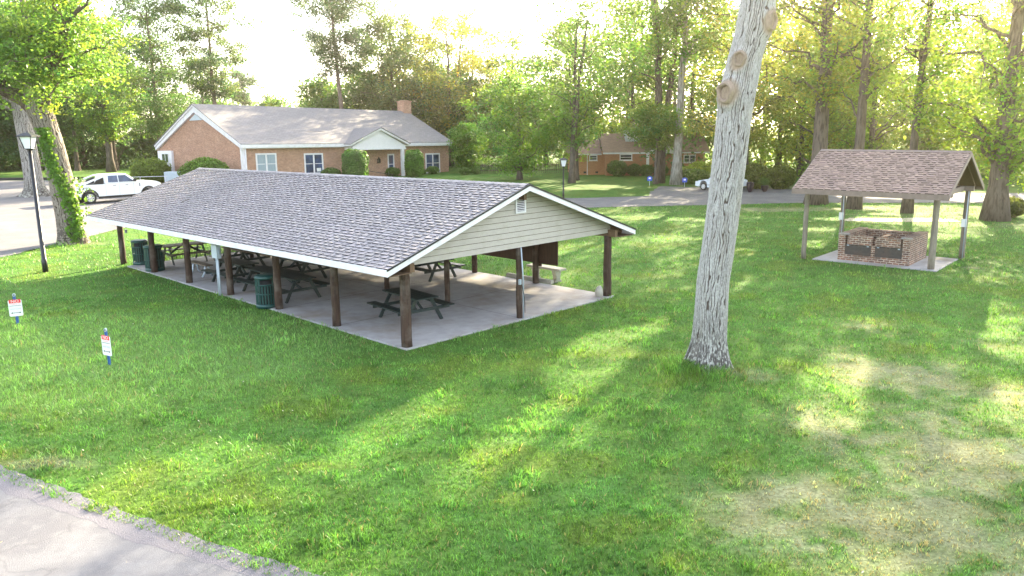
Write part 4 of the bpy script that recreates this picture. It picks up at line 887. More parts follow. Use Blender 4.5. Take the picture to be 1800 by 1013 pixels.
# ---------------------------------------------------------------- the bare trunk in the foreground
def bark_trunk(path, nz, na, cell_w, cell_h, depth, seed, flare=0, scars=(), roots=0):
    """path: rows (z, x, y, r). returns V, F, cols with real bark relief"""
    P = np.array(path, float); z = np.linspace(P[0, 0], P[-1, 0], nz)
    cx = np.interp(z, P[:, 0], P[:, 1]); cy = np.interp(z, P[:, 0], P[:, 2]); r = np.interp(z, P[:, 0], P[:, 3])
    k = np.ones(9)/9
    def sm(a): return np.convolve(np.pad(a, 4, 'edge'), k, 'valid')
    cx, cy, r = sm(cx), sm(cy), sm(r)
    a = np.arange(na)/na*2*PI+PI/2; A, Z = np.meshgrid(a, z); R = np.repeat(r[:, None], na, 1)
    px = int(2*PI*r.mean()/cell_w); U = (A-PI/2)/(2*PI)*px; V_ = Z/cell_h
    wob = (vn(A/(2*PI)*12+seed, Z*1.6, None)-.5)
    wx = (vn(U*.5, V_*2.5, None)-.5)*.0
    Uw = U+1.3*(vn(U*.5, Z/cell_h*1.1+seed, None)-.5)+.5*(vn(U, Z/cell_h*3.1+seed*2, None)-.5)
    U1 = Uw*.62+1.5*(vn(U*.33+5, Z/cell_h*.42)-.5)+.8*(vn(U*.8, Z/cell_h*1.3+9)-.5); U2 = Uw*.95+2.2*(vn(U*.27+50, Z/cell_h*.5+40)-.5)
    e1 = 1-np.abs((U1 % 1)-.5)*2; e1 = e1/(.16+.55*vn(U*.9+3, Z/cell_h*1.1+70)); e2 = 1-np.abs((U2 % 1)-.5)*2; e2 = e2/(.05+.5*vn(U*.8+33, Z/cell_h*.9+20)); e3 = np.abs(vn(Uw*1.1+90, Z/cell_h*2.6+seed)-.5)*2
    bl = np.minimum(A, 2*PI-A)/(.5); idv = vn(Uw*.7+7, Z/cell_h*.8)
    pl = sstep(.1, 1., e1)*(.35+.65*sstep(.1, 1., e2))*(.75+.25*sstep(0, .15, e3)); fine = fbm(U*3.1+seed, Z*30, 3)
    h = depth*(pl-.6)+depth*.35*(fine-.5)*pl+depth*.5*(idv-.5)*pl
    if flare: R = R*(1+flare*np.exp(-Z/.35)+(flare*.9*np.exp(-Z/.28))*(.5+.5*np.cos(A*roots+seed))**2)
    R = R*(1+.035*np.sin(A*2+Z*.8+seed)+.025*np.sin(A*3-Z*1.3))
    colr = np.stack([.47+.3*(fine-.5), .455+.3*(fine-.5), .44+.28*(fine-.5)], -1); crack = np.array([.10, .08, .07])
    c = crack+(colr-crack)*sstep(.05, .6, pl)[..., None]
    lo = sstep(1.7, .1, Z+.5*(fbm(U*.4, Z*2, 3)-.5))[..., None]; lich = sstep(.5, .62, fbm(U*2.2+9, Z*16, 3))[..., None]
    c = c*(1-lo*.85)+(np.array([.075, .065, .06])*(1-lich)+np.array([.5, .5, .46])*lich)*lo*.85
    ms = sstep(.60, .72, fbm(np.cos(A)*1.4+4, Z*.9+np.sin(A)*1.3+seed, 4))[..., None]; c = c*(1-.2*ms)+np.array([.20, .16, .115])*.2*ms
    for (za, aa, sr, out) in scars:
        da = (A-aa+PI) % (2*PI)-PI; d = np.hypot(da*r.mean(), (Z-za)*.8)/sr
        R = R+out*np.exp(-(d/1.15)**4)+ .03*np.exp(-((d-1.25)/.25)**2); h = h*sstep(.8, 1.6, d); c = c*sstep(.8, 1.5, d)[..., None]+np.array([.36, .28, .21])*(1-sstep(.8, 1.5, d)[..., None])
    R = R+h
    V = np.stack([cx[:, None]+R*np.cos(A), cy[:, None]+R*np.sin(A), Z], -1).reshape(-1, 3)
    i = np.arange(nz*na).reshape(nz, na); j = np.roll(i, -1, 1)
    F = np.stack([i[:-1], j[:-1], j[1:], i[1:]], -1).reshape(-1, 4)
    return V, F, c.reshape(-1, 3)
def idv0(U, seed): return np.floor(U)*.37*0
def barkvert_mat():
    m, nt, b, ln = newmat('relief_bark'); a = nd(nt, 'ShaderNodeAttribute', attribute_name='Col')
    ln(mixc(nt, ramp(nt, noise(nt, 40, 5, stretch=(1, 1, .3)), .3, .7), a.outputs[0], mixc(nt, 1., a.outputs[0], (.72, .7, .68), 'MULTIPLY')), b.inputs['Base Color'])
    b.inputs['Roughness'].default_value = .95; b.inputs['Specular IOR Level'].default_value = .15; bump(nt, b, noise(nt, 55, 4, stretch=(1, 1, .4)), .8, .012); return m
BARKV = barkvert_mat()
def make_bare_tree():
    t = thing('oak_tree', 'big bare leaning grey trunk with pruned branch scars in the foreground', 'tree', (4.4, 17.5, 0))
    path = [(-.15, .03, 0, .42), (0, .04, 0, .42), (.7, .07, 0, .365), (2, .09, 0, .36), (3.26, .22, 0, .355), (4.49, .33, 0, .345), (5.68, .42, 0, .345), (6.03, .45, 0, .36), (6.84, .58, .0, .335), (7.4, .72, 0, .345), (7.97, .79, 0, .345), (9, 1.0, .1, .33), (11, 1.5, .3, .28), (13, 1.8, .2, .2)]
    V, F, c = bark_trunk(path, 1500, 400, .034, .30, .024, 3.3, .34, [(6.1, -2.45, .19, .07), (6.75, -2.2, .14, .02), (7.52, -.75, .18, .04)], 5)
    npmesh('trunk', V, F, BARKV, t, cols=c, smooth=True)
    # branch scars: raised collar with a sunken face
    for z, ang, rr, off, xx, el in ((6.12, -2.45, .165, .47, .45, 1.15), (6.8, -2.15, .11, .385, .58, 1.3), (7.55, -.72, .15, .41, .74, 1.2)):
        q = MB(); n = 24; prof = [(.0, -.13), (.45, -.12), (.70, -.08), (.80, .01), (1.0, .035), (1.15, .0), (1.3, -.08)]
        vs = []; fs = []; C = []
        for k, (pr, pd) in enumerate(prof):
            for j in range(n):
                a = 2*PI*j/n; wv = 1+.07*math.sin(3*a+z)+.05*math.sin(5*a+1); yy, zz = math.cos(a)*rr*pr*wv, math.sin(a)*rr*pr*wv*el; o_ = off+pd
                vs.append((xx+math.cos(ang)*o_-math.sin(ang)*yy, math.sin(ang)*o_+math.cos(ang)*yy, z+zz)); C.append((.09, .065, .06) if k < 2 else (.2, .15, .12) if k < 3 else (.36, .28, .22))
        for k in range(len(prof)-1):
            for j in range(n): a = k*n+j; b = k*n+(j+1) % n; fs.append((a, b, b+n, a+n))
        q.v = vs; q.f = fs; q.c = C; q.build('branch_scar', BARKV, t, True, col=True)
    # limbs and crown above the picture
    G = Tree(41); 
    for k in range(7):
        a = k*2.4; s = Vector((1.6+.05*k, .25, 11+.3*k)); e = Vector((1.8+math.cos(a)*4, math.sin(a)*4, 14.5+.6*k)); G.limb(s, e, .12, 4, 1.2, 60, .17)
    G.finish(t, M['barkG'], L_OAK, .13, (1, 1, 1), limbname='limb')
    return t
# ---------------------------------------------------------------- trees
# leaves cut out of the crowns along the sun's rays to place light patches: (ground x, y lit through the gap, half width across the sun, half length along it, share of leaves missing)
SUN_CUTS = [(2.4, 19.0, 1.0, 3.0, 1.), (.3, 13.4, .85, 3.6, 1.), (-2.0, 14.2, .45, 2.2, .8), (-1.6, 9.8, .9, 1.4, .8), (7.0, 16.3, .75, 2.6, 1.), (14.2, 19.0, 2.0, 4.0, 1.), (10.0, 13.2, 1.4, 3.0, 1.), (9.4, 46.5, 4, .8, .9), (4.5, 46.5, 2.4, .6, .9),
        (20.5, 38.5, 1.1, 1.2, 1.), (12.6, 26.6, 1.0, 1.4, .9), (14.2, 23.0, .9, 1.6, .85), (14.2, 36.2, .9, 1.4, 1.), (10.4, 37.5, .7, 1.2, .9), (10.1, 34.2, .6, 1.2, .9), (6.2, 71.5, 5, 3.0, 1.), (9, 63, 2, 1.0, .9), (-56, 103, 14, 6, 1.), (-24, 37.5, 3.2, 1.0, .9), (-28, 43, 6, 1.0, .9),
        (21.5, 44.5, 4.5, 1.8, 1.), (29, 48.5, 8, 3.4, 1.), (24, 47, 3, 1.2, 1.), (38, 56, 14, 5, 1.), (-12, 18.5, 3.6, 4.5, .35), (18, 36, .8, 2, .85), (5, 25.5, .9, 1.6, .7), (6.3, 31, 1, 3, .6), (8, 28, .6, 2, .7), (-18, 30, 3, 2, .6), (16.5, 41, 1.6, .8, .9), (-5, 13, .8, 2.6, .5)]
def keep_leaf(P, rs):
    Q = P-np.array(sd)*(P[:, 2:3]/sd.z); ca, sa = math.cos(SUN_AZ), math.sin(SUN_AZ); keep = np.ones(len(P), bool); r = rs.rand(len(P))
    nz = vn(Q[:, 0]*.9+30, Q[:, 1]*.9+30)-.5
    for x, y, w, l, k in SUN_CUTS:
        dx = Q[:, 0]-x; dy = Q[:, 1]-y; al = dx*sa+dy*ca; ac = dx*ca-dy*sa
        keep &= ~((np.hypot(ac/w, al/l)+nz*.7 < 1) & (r < k))
    return keep
class Tree:
    def __init__(s, seed): s.rn = random.Random(seed); s.rs = np.random.RandomState(seed); s.mb = MB(); s.cl = []   # clumps: (centre, radius, n, flat)
    def curve(s, a, b, sag, n=6, wob=.06):
        a = Vector(a); b = Vector(b); L = (b-a).length; pts = []
        for i in range(n+1):
            t = i/n; p = a.lerp(b, t); p.z += sag*L*4*t*(1-t)*.25
            if 0 < i < n: p += Vector((s.rn.uniform(-1, 1), s.rn.uniform(-1, 1), s.rn.uniform(-1, 1)))*L*wob
            pts.append(p)
        return pts
    def limb(s, a, b, r, nsub, rc, nl, flat=.6, sides=6, t0=.35, spread=.38, sag=.25):
        pts = s.curve(a, b, sag); s.mb.tube(pts, [r*(1-.85*i/6) for i in range(7)], sides); L = (Vector(b)-Vector(a)).length
        s.cl.append((tuple(b), rc, nl, flat))
        for k in range(nsub):
            t = t0+(1-t0)*(k+s.rn.random())/nsub; i = min(5, int(t*6)); p = pts[i].lerp(pts[i+1], t*6-i)
            d = Vector((s.rn.gauss(0, 1), s.rn.gauss(0, 1), s.rn.gauss(.25, .7))).normalized(); q = p+d*L*spread*s.rn.uniform(.5, 1)
            s.mb.tube(s.curve(p, q, .1, 3), [r*.3*(1-.8*j/3) for j in range(4)], 4, False); s.cl.append((tuple(q), rc, nl, flat))
            if s.rn.random() < .5: s.cl.append((tuple(p.lerp(q, .55)), rc*.8, int(nl*.6), flat))
    def leaves(s, size, tint=(1, 1, 1), aspect=.62, var=.3, org=(0, 0, 0)):
        cs = np.array([c[0] for c in s.cl]); ns = np.array([c[2] for c in s.cl]); rc = np.array([c[1] for c in s.cl]); fl = np.array([c[3] for c in s.cl])
        idx = np.repeat(np.arange(len(cs)), ns); n = len(idx); rs = s.rs
        tone = rs.uniform(1-var, 1+var, len(cs)); hue = rs.normal(0, .12, len(cs))
        off = rs.normal(0, .55, (n, 3)); off *= rc[idx][:, None]; off[:, 2] *= fl[idx]
        c = cs[idx]+off
        k_ = keep_leaf(c+np.array(org), rs); c = c[k_]; idx = idx[k_]; n = len(idx)
        nrm = rs.normal(0, 1, (n, 3)); nrm[:, 2] = np.abs(nrm[:, 2])+.35; nrm /= np.linalg.norm(nrm, axis=1)[:, None]
        t = np.cross(nrm, rs.normal(0, 1, (n, 3))); t /= np.linalg.norm(t, axis=1)[:, None]+1e-9; b = np.cross(nrm, t)
        sz = size*rs.uniform(.6, 1.35, n)[:, None]; t = t*sz*.5; b = b*sz*.5*aspect
        V = np.stack([c-t, c+b-t*.1, c+t-nrm*sz*.12, c-b-t*.1], 1).reshape(-1, 3); F = np.arange(4*n).reshape(n, 4)
        k = (tone[idx]*rs.uniform(.75, 1.25, n))[:, None]*np.array(tint)*np.stack([1+hue[idx]*1.6+rs.normal(0, .06, n), 1+hue[idx]*.3, 1-hue[idx]], 1)
        return V, F, np.repeat(np.clip(k, .1, 3), 4, 0)
    def finish(s, root, bark, leafm, size, tint=(1, 1, 1), limbname=None, aspect=.62, trunkname='trunk'):
        s.mb.build(limbname or trunkname, bark, root, True)
        V, F, C = s.leaves(size, tint, aspect, org=tuple(root.location)); return npmesh('crown', V, F, leafm, root, cols=C)
def trunk_r(z, H, r): return r*(max(.04, 1-z/H)**.75)*(1+.45*math.exp(-z/.5))
def decid(G, H, r, cb, rx, rz_, nl=16, nleaf=70, rc=1.1, lean=(0, 0), base=(0, 0, 0), nsub=4, fill=10, forks=1, top=.86, tilt=0, lowr=1.):
    rn = G.rn; bx, by, bz = base; stems = []
    for f in range(forks):
        ang = rn.uniform(0, 6.28)+f*6.28/forks; sp = (.10 if forks > 1 else 0)*H
        pts = []
        for i in range(10):
            t = i/9; z = H*top*t; w = .012*H*t
            pts.append((bx+lean[0]*t**1.3+math.cos(ang)*sp*t**1.3+rn.uniform(-w, w)*.6, by+lean[1]*t**1.3+math.sin(ang)*sp*t**1.3+rn.uniform(-w, w)*.6, bz-.1+z))
        rr = [trunk_r(p[2]-bz, H, r*(1 if forks == 1 else .72)) for p in pts]; G.mb.tube(pts, rr, 12 if r > .3 else 8); stems.append((pts, rr))
    zc = cb*H+(H-cb*H)*.5; C = Vector((bx+lean[0]*.8, by+lean[1]*.8, bz+zc))
    for k in range(nl):
        pts, rr = stems[k % forks]; a = k*2.39996+rn.uniform(-.3, .3); u = -1+2*(k+.5)/nl; ce = math.sqrt(max(.05, 1-u*u))
        L = rn.uniform(.62, 1.05); tgt = C+Vector((math.cos(a)*ce*rx*L, math.sin(a)*ce*rx*L, u*rz_*rn.uniform(.75, 1.05)))
        zs = max(cb*H*.75, min(H*top*.95, (tgt.z-bz)-rn.uniform(.15, .45)*rx)); t = zs/(H*top)*9; i = max(0, min(8, int(t))); p = Vector(pts[i]).lerp(Vector(pts[i+1]), max(0, min(1, t-i)))
        G.limb(p, tgt, max(.03, rr[i]*.3), nsub, rc, nleaf)
    for k in range(fill):
        d = Vector((rn.gauss(0, 1), rn.gauss(0, 1), rn.gauss(0, 1))).normalized()*rn.uniform(.3, .95)
        G.cl.append(((C.x+d.x*rx, C.y+d.y*rx, C.z+d.z*rz_), rc, nleaf, .6))
def pine(G, H, r, cb, rx, nl=26, nleaf=60, base=(0, 0, 0), lean=(0, 0), rc=.8):
    rn = G.rn; bx, by, bz = base
    pts = [(bx+lean[0]*i/9+rn.uniform(-.1, .1)*i/9, by+lean[1]*i/9, bz-.1+H*i/9) for i in range(10)]; G.mb.tube(pts, [trunk_r(p[2]-bz, H*1.05, r) for p in pts], 9)
    for k in range(nl):
        t = cb+(1-cb)*(k+.5)/nl; a = k*2.4+rn.uniform(-.5, .5); z = t*H; w = rx*(.35+.65*math.sin(PI*min(1, max(.0, (1-t)/(1-cb)*.85+.12))))*rn.uniform(.55, 1.1)
        i = min(8, int(t*9)); p = Vector(pts[i]).lerp(Vector(pts[i+1]), t*9-i); q = p+Vector((math.cos(a)*w, math.sin(a)*w, w*rn.uniform(-.15, .5)+rn.uniform(-.6, .6)))
        G.limb(p, q, .06, 5, rc*rn.uniform(.6, 1.1), int(nleaf*.75), .62, 5, .25, .45, .1)
def make_tree(name, label, loc, bark, leafm, size, seed, tint=(1, 1, 1), group=None, kind='decid', aspect=.62, **kw):
    t = thing(name, label, 'tree', (*loc, 0), 0, group); G = Tree(seed)
    (pine if kind == 'pine' else decid)(G, **kw); G.finish(t, bark, leafm, size, tint, aspect=aspect); return t
make_bare_tree()
# leaning ivy covered oak on the left
def make_leaning_oak():
    t = thing('oak_tree', 'leaning oak with ivy on its trunk beside the lamp post, crown filling the top left', 'tree', (-21.74, 39.3, 0)); G = Tree(12)
    path = [(-.1, 0, 0, .64), (0, -.01, 0, .60), (1.34, -.09, 0, .56), (3.0, -.21, 0, .56), (4.66, -.45, 0, .52), (5.74, -.68, 0, .52), (6.5, -.86, 0, .55), (7.3, -.95, 0, .44), (8.2, -1.1, .1, .3)]
    V, F, c = bark_trunk(path, 420, 150, .09, .30, .035, 7.7, .25, [], 4); npmesh('trunk', V, F, BARKV, t, cols=c*np.array([.62, .56, .5]), smooth=True)
    rn = G.rn
    def big(a, b, r): pts = G.curve(a, b, .1, 6, .04); G.mb.tube(pts, [r*(1-.6*i/6) for i in range(7)], 9); return pts
    mains = [big((-.9, 0, 6.2), (-4.6, -.4, 9.6), .36), big((-.8, 0, 6.3), (.5, .3, 9.6), .30), big((-.95, 0, 7.2), (-1.6, 1, 12.0), .28), big((-1.0, .1, 6.8), (-3.0, 2.5, 11), .24), big((-.7, -.1, 7.0), (2.2, -1.0, 11.0), .2)]
    for m_, n in zip(mains, (13, 11, 11, 10, 9)):
        for k in range(n):
            i = 2+int(k*4/n); p = m_[i]; d = Vector((rn.gauss(0, 1), rn.gauss(0, 1), rn.gauss(.15, .6))).normalized(); q = p+d*rn.uniform(2, 4.4)
            if q.z < 6.2: q.z = 6.2+rn.random()
            q.x = min(q.x, 4.6); G.limb(p, q, .08, 5, .75, 85, .5)
    G.finish(t, M['barkO'], L_OAK, .175, (1, 1, 1), limbname='limb')
    # ivy
    rs = np.random.RandomState(2); n = 1700; z = rs.uniform(.1, 5.6, n)
    a = -1.15+.55*np.sin(z*.9+.6)+rs.normal(0, .28, n)+.12*z*.3; P = np.array(path); cx = np.interp(z, P[:, 0], P[:, 1]); r = np.interp(z, P[:, 0], P[:, 3])+rs.uniform(.03, .15, n)
    sprig = (z > 1.0) & (z < 3.2) & (rs.rand(n) < .2); r = r+sprig*rs.uniform(0, .75, n); a = np.where(sprig, rs.normal(-.35, .25, n), a)
    c = np.stack([cx+r*np.cos(a), r*np.sin(a), z], 1); T = Tree(5); nrm = rs.normal(0, .6, (n, 3))+np.stack([np.cos(a), np.sin(a), a*0+.3], 1); nrm /= np.linalg.norm(nrm, axis=1)[:, None]
    tt = np.cross(nrm, rs.normal(0, 1, (n, 3))); tt /= np.linalg.norm(tt, axis=1)[:, None]; b = np.cross(nrm, tt); s = rs.uniform(.05, .09, n)[:, None]
    V = np.stack([c-tt*s, c+b*s, c+tt*s, c-b*s], 1).reshape(-1, 3); npmesh('ivy', V, np.arange(4*n).reshape(n, 4), L_IVY, t, cols=np.repeat(rs.uniform(.4, 1.1, (n, 1))*np.array([1, 1, 1]), 4, 0))
make_leaning_oak()
def make_left_big():
    t = thing('oak_tree', 'thick upright grey trunk standing in the parking lot behind the leaning oak', 'tree', (-40.4, 68, 0)); G = Tree(15)
    V, F, c = bark_trunk([(-.1, .1, 0, .85), (0, .1, 0, .85), (1.2, .08, 0, .72), (3, .02, 0, .68), (5, -.1, 0, .64), (7, -.25, 0, .56), (9, -.4, 0, .5), (12, -.6, 0, .3)], 300, 130, .11, .4, .04, 1.7, .45, [], 5)
    npmesh('trunk', V, F, BARKV, t, cols=c*np.array([.8, .78, .76]), smooth=True)
    rn = G.rn
    for k in range(30):
        a = k*2.4; z = rn.uniform(8, 18); w = rn.uniform(3, 7.5); G.limb((-.4, 0, min(12, z-1.5)), (math.cos(a)*w-1.5, math.sin(a)*w, z), .14, 5, 1.2, 90, .6)
    G.finish(t, M['barkG'], L_OAK, .28, (.95, 1, .9), limbname='limb')
make_left_big()
K = dict
def T(name, label, x, y, bark, leaf, size, seed, tint=(1, 1, 1), **kw): return make_tree(name, label, (x, y), M[bark], leaf, size, seed, tint, **kw)
T('vine_clad_tree', 'slender trunk clothed in vines at the wood edge behind the pickup truck', -52.5, 106, 'barkD', L_LIME, .34, 21, (.75, .8, .8), H=20, r=.45, cb=.12, rx=4.2, rz_=8, nl=26, nleaf=70, rc=1.1)
T('pine_tree', 'tall pine left of the hall gable with sky behind its open top', -37.5, 104, 'barkP', L_PINE, .30, 22, kind='pine', aspect=.45, H=25, r=.34, cb=.36, rx=5.6, nl=36, nleaf=130, rc=1.25)
T('pine_tree', 'bushy pine just left of the hall gable, in front of the dark wood', -44.5, 103, 'barkP', L_PINE, .30, 23, (1.05, 1.2, .8), kind='pine', aspect=.4, H=21.5, r=.34, cb=.22, rx=7, nl=50, nleaf=130, rc=1.3)
T('pine_tree', 'tallest pine rising over the middle of the hall roof, bare lower trunk', -21.3, 105, 'barkP', L_PINE, .30, 24, (.95, 1.0, 1.1), kind='pine', aspect=.45, H=25.5, r=.36, cb=.48, rx=6.6, nl=40, nleaf=150, rc=1.35, lean=(-1.2, 0))
T('deciduous_tree', 'grey green rounded tree just right of the tallest pine', -15.8, 110, 'barkD', L_FAR, .32, 25, (1.05, .98, 1.5), H=20.5, r=.4, cb=.2, rx=6.2, rz_=8.8, nl=32, nleaf=100, rc=1.2)
T('deciduous_tree', 'open crowned olive tree above the hall chimney with bare limbs showing', -8.2, 112, 'barkD', L_OLIVE, .26, 26, (1.0, 1.0, .8), H=21.5, r=.4, cb=.2, rx=8.4, rz_=8.8, nl=40, nleaf=70, rc=1.3, nsub=5, fill=0, forks=2)
T('deciduous_tree', 'pale yellow green small tree right behind the hall chimney', -12.2, 112, 'barkD', L_LIME, .28, 27, (.8, .8, .6), H=11.5, r=.2, cb=.2, rx=3.6, rz_=4.5, nl=16, nleaf=60, rc=1.0)
T('deciduous_tree', 'dark trunked tree with a sparse high crown on the grass beside the second lamp', 5.8, 76.4, 'barkD', L_OAK, .25, 28, (.8, .82, .9), H=18, r=.36, cb=.28, rx=6.6, rz_=7.6, nl=32, nleaf=48, rc=1.15, nsub=5, fill=0, forks=2)
T('deciduous_tree', 'low leafy bright green tree filling the gap between hall and brick house', .9, 82, 'barkD', L_OAK, .25, 29, (.85, .92, .8), H=10.5, r=.25, cb=.1, rx=5.2, rz_=4.8, nl=26, nleaf=85, rc=1.0, fill=20)
T('deciduous_tree', 'bright leafy tree partly screening the left end of the brick house', 6.6, 80.5, 'barkD', L_LIME, .24, 30, (.75, .82, .8), H=9.5, r=.22, cb=.28, rx=3.4, rz_=3.4, nl=18, nleaf=60, rc=.8, fill=6)
T('deciduous_tree', 'tall forked tree leaning left over the brick house porch', 13.9, 75.2, 'barkD', L_OAK, .25, 31, (.85, .9, .9), H=28, r=.52, cb=.34, rx=7.6, rz_=10, nl=42, nleaf=85, rc=1.3, nsub=5, fill=4, forks=3)
T('deciduous_tree', 'pale grey trunk standing right of the forked tree at the gravel drive', 15.0, 72.9, 'barkG', L_OAK, .25, 32, (.8, .9, .9), H=27, r=.42, cb=.42, rx=6, rz_=8.5, nl=32, nleaf=85, rc=1.2, lean=(.8, 0))
T('holly_tree', 'round dark leafy clump growing round the forked trunk at half height', 13.3, 73.8, 'barkD', L_BUSH, .20, 33, (1.4, 1.5, 1.2), H=7.0, r=.18, cb=.55, rx=2.8, rz_=1.9, nl=18, nleaf=110, rc=.8, fill=14)
T('conifer_tree', 'small bright green conical conifer at the right end of the hall', -5.1, 95.5, 'barkD', L_LIME, .20, 34, (.62, .8, .75), H=5.7, r=.14, cb=.1, rx=1.95, rz_=2.7, nl=22, nleaf=110, rc=.6, fill=20)
T('deciduous_tree', 'thick flared trunk seen under the left end of the small shelter roof', 20.7, 54.2, 'barkO', L_OLIVE, .24, 35, (.85, .95, .9), H=24, r=.55, cb=.28, rx=6.2, rz_=9, nl=42, nleaf=70, rc=1.25, nsub=5, fill=6)  # crown raised out of view to shade the lawn
T('deciduous_tree', 'tall straight trunk rising behind the middle left of the small shelter roof', 21.9, 50.9, 'barkO', L_LIME, .22, 36, (.8, .85, .8), H=25, r=.34, cb=.3, rx=6.0, rz_=9.5, nl=36, nleaf=46, rc=1.0, fill=2)
T('deciduous_tree', 'slimmer tall trunk rising behind the right half of the small shelter roof', 24.0, 48.3, 'barkO', L_LIME, .22, 37, (.85, .85, .8), H=24, r=.27, cb=.32, rx=5.4, rz_=9, nl=34, nleaf=42, rc=1.0, fill=2, lean=(.6, 0))
T('deciduous_tree', 'broad trunk with low drooping branches at the right edge of the picture', 26.9, 44.2, 'barkO', L_LIME, .22, 38, (.75, .8, .7), H=21, r=.52, cb=.12, rx=6.3, rz_=9, nl=40, nleaf=85, rc=1.3, nsub=6, fill=50)
T('deciduous_tree', 'dense olive green tree behind the bare trunk and the two dark urns', 20.2, 70, 'barkD', L_OLIVE, .26, 39, (.72, .82, .8), H=27, r=.45, cb=.08, rx=7, rz_=12.5, nl=34, nleaf=80, rc=1.25, fill=20)  # this and the next crown are heightened above view to block sun on the lawn
T('deciduous_tree', 'yellow green tree between the bare trunk and the small shelter roof', 25.6, 68, 'barkD', L_OLIVE, .25, 40, (.8, .95, .8), H=24, r=.3, cb=.1, rx=6.2, rz_=11, nl=40, nleaf=70, rc=1.2, fill=10)
T('deciduous_tree', 'bright backlit tree beyond the road above the small shelter ridge', 33, 74, 'barkD', L_LIME, .27, 42, (.8, .85, .7), H=20, r=.3, cb=.1, rx=7, rz_=9.5, nl=40, nleaf=85, rc=1.25, fill=10)
T('deciduous_tree', 'bright backlit tree beyond the road at the far right edge', 43, 71, 'barkD', L_LIME, .27, 43, (.8, .8, .65), H=20, r=.3, cb=.1, rx=7, rz_=9.5, nl=40, nleaf=85, rc=1.25, fill=8)
T('distant_pine', 'flat topped pine small on the skyline left of the tallest pine', -62, 190, 'barkP', L_PINE, .5, 44, (.9, 1, 1.3), kind='pine', aspect=.5, H=17.5, r=.3, cb=.62, rx=4.5, nl=16, nleaf=70, rc=1.3)
# ---------------------------------------------------------------- the wood around the park, one mass
def make_wood():
    G = Tree(77); rn = G.rn; spots = []
    def row(x0, x1, y, H, step=7.5, jit=3):
        x = x0
        while x < x1: spots.append((x+rn.uniform(-1, 1)*jit*.5, y+rn.uniform(-jit, jit), H*rn.uniform(.85, 1.12))); x += step*rn.uniform(.8, 1.2)
    row(-108, -52, 112, 15, 4.6); row(-112, -52, 120, 17, 5); row(-112, -50, 130, 19, 6); row(-52, -26, 128, 10, 5); row(-28, 2, 122, 14, 5.5); row(-26, 6, 112, 11.5, 5); row(-18, 22, 120, 20, 6); row(8, 62, 106, 20, 6); row(14, 80, 93, 19, 6); row(30, 80, 83, 17, 6)
    for q in [(-70, 175, 14), (-62, 168, 13), (-50, 172, 12.5), (-56, 160, 11)]: spots.append(q)
    for i, (x, y, H) in enumerate(spots):
        rx = H*rn.uniform(.24, .32)+.8; n0 = len(G.cl)
        decid(G, H, .3, .1, rx, H*.44, nl=16, nleaf=72, rc=1.5, base=(x, y, 0), nsub=3, fill=10)
        for k in range(22 if x < -48 else 12): a = rn.uniform(0, 6.28); G.cl.append(((x+math.cos(a)*rx*1.1, y+math.sin(a)*rx*.9-1, rn.uniform(.5, 4.2)), 1.5, 75, .8))
    V, F, C = G.leaves(.42, (1, 1, 1)); 
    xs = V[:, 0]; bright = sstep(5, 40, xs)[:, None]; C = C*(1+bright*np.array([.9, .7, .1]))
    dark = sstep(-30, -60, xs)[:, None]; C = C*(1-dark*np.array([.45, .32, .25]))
    n = len(G.mb.v); o = npmesh('woodland', V, F, L_FAR, cols=C); tag(o, 'dense green wood closing off the park behind the buildings', 'woodland', kind='stuff')
    o2 = G.mb.build('woodland_trunks', M['barkD']); tag(o2, 'dim trunks and limbs inside the surrounding wood', 'woodland', kind='stuff'); print('wood leaves', len(F))
make_wood()
# ---------------------------------------------------------------- shrubs
def shrub(name, label, loc, rx, ry, rz, leafm, size, n, tint, seed, group=None, box=0, stem=True):
    t = thing(name, label, 'shrub', (*loc, 0), 0, group); rs = np.random.RandomState(seed); d = rs.normal(0, 1, (n, 3)); d /= np.linalg.norm(d, axis=1)[:, None]
    if box: d = d/(np.abs(d)**4).sum(1)[:, None]**.25
    lum = .82+.36*fbm(d[:, 0]*2+seed, d[:, 1]*2+d[:, 2]*2.3+9, 3); rr = lum*rs.uniform(.35, 1., n)**.35
    c = d*rr[:, None]*[rx, ry, rz]+[0, 0, rz*.98]; c[:, 2] = np.maximum(c[:, 2], .05)
    nrm = d+rs.normal(0, .7, (n, 3)); nrm /= np.linalg.norm(nrm, axis=1)[:, None]; tt = np.cross(nrm, rs.normal(0, 1, (n, 3))); tt /= np.linalg.norm(tt, axis=1)[:, None]; b = np.cross(nrm, tt)
    s = (size*rs.uniform(.35, .75, n))[:, None]; V = np.stack([c-tt*s, c+b*s*.7, c+tt*s, c-b*s*.7], 1).reshape(-1, 3)
    k = rs.uniform(.6, 1.4, (n, 1))*(.6+.8*fbm(d[:, 0]*3+seed, d[:, 2]*3+d[:, 1]*2, 3))[:, None]*np.array(tint)
    npmesh('foliage', V, np.arange(4*n).reshape(n, 4), leafm, t, cols=np.repeat(k, 4, 0))
    m = MB(); rn = random.Random(seed)
    for i in range(6): a = i*1.05; m.tube([(0, 0, -.05), (math.cos(a)*rx*.35, math.sin(a)*ry*.35, rz*.8), (math.cos(a)*rx*.6, math.sin(a)*ry*.6, rz*1.4)], [.05, .03, .01], 5)
    m.build('stem', M['barkD'], t); return t
S = shrub
S('juniper_shrub', 'spreading shrub left of the grey cabinet in front of the hall gable', (-35.9, 80.6), 2.0, 1.6, 1.3, L_BUSH, .17, 6500, (1.9, 1.6, 1.1), 1)
S('juniper_shrub', 'wide layered shrub against the hall gable right of the grey cabinet', (-28.0, 74.0), 2.5, 1.5, 1.4, L_BUSH, .17, 8500, (1.5, 1.6, 1.1), 2)
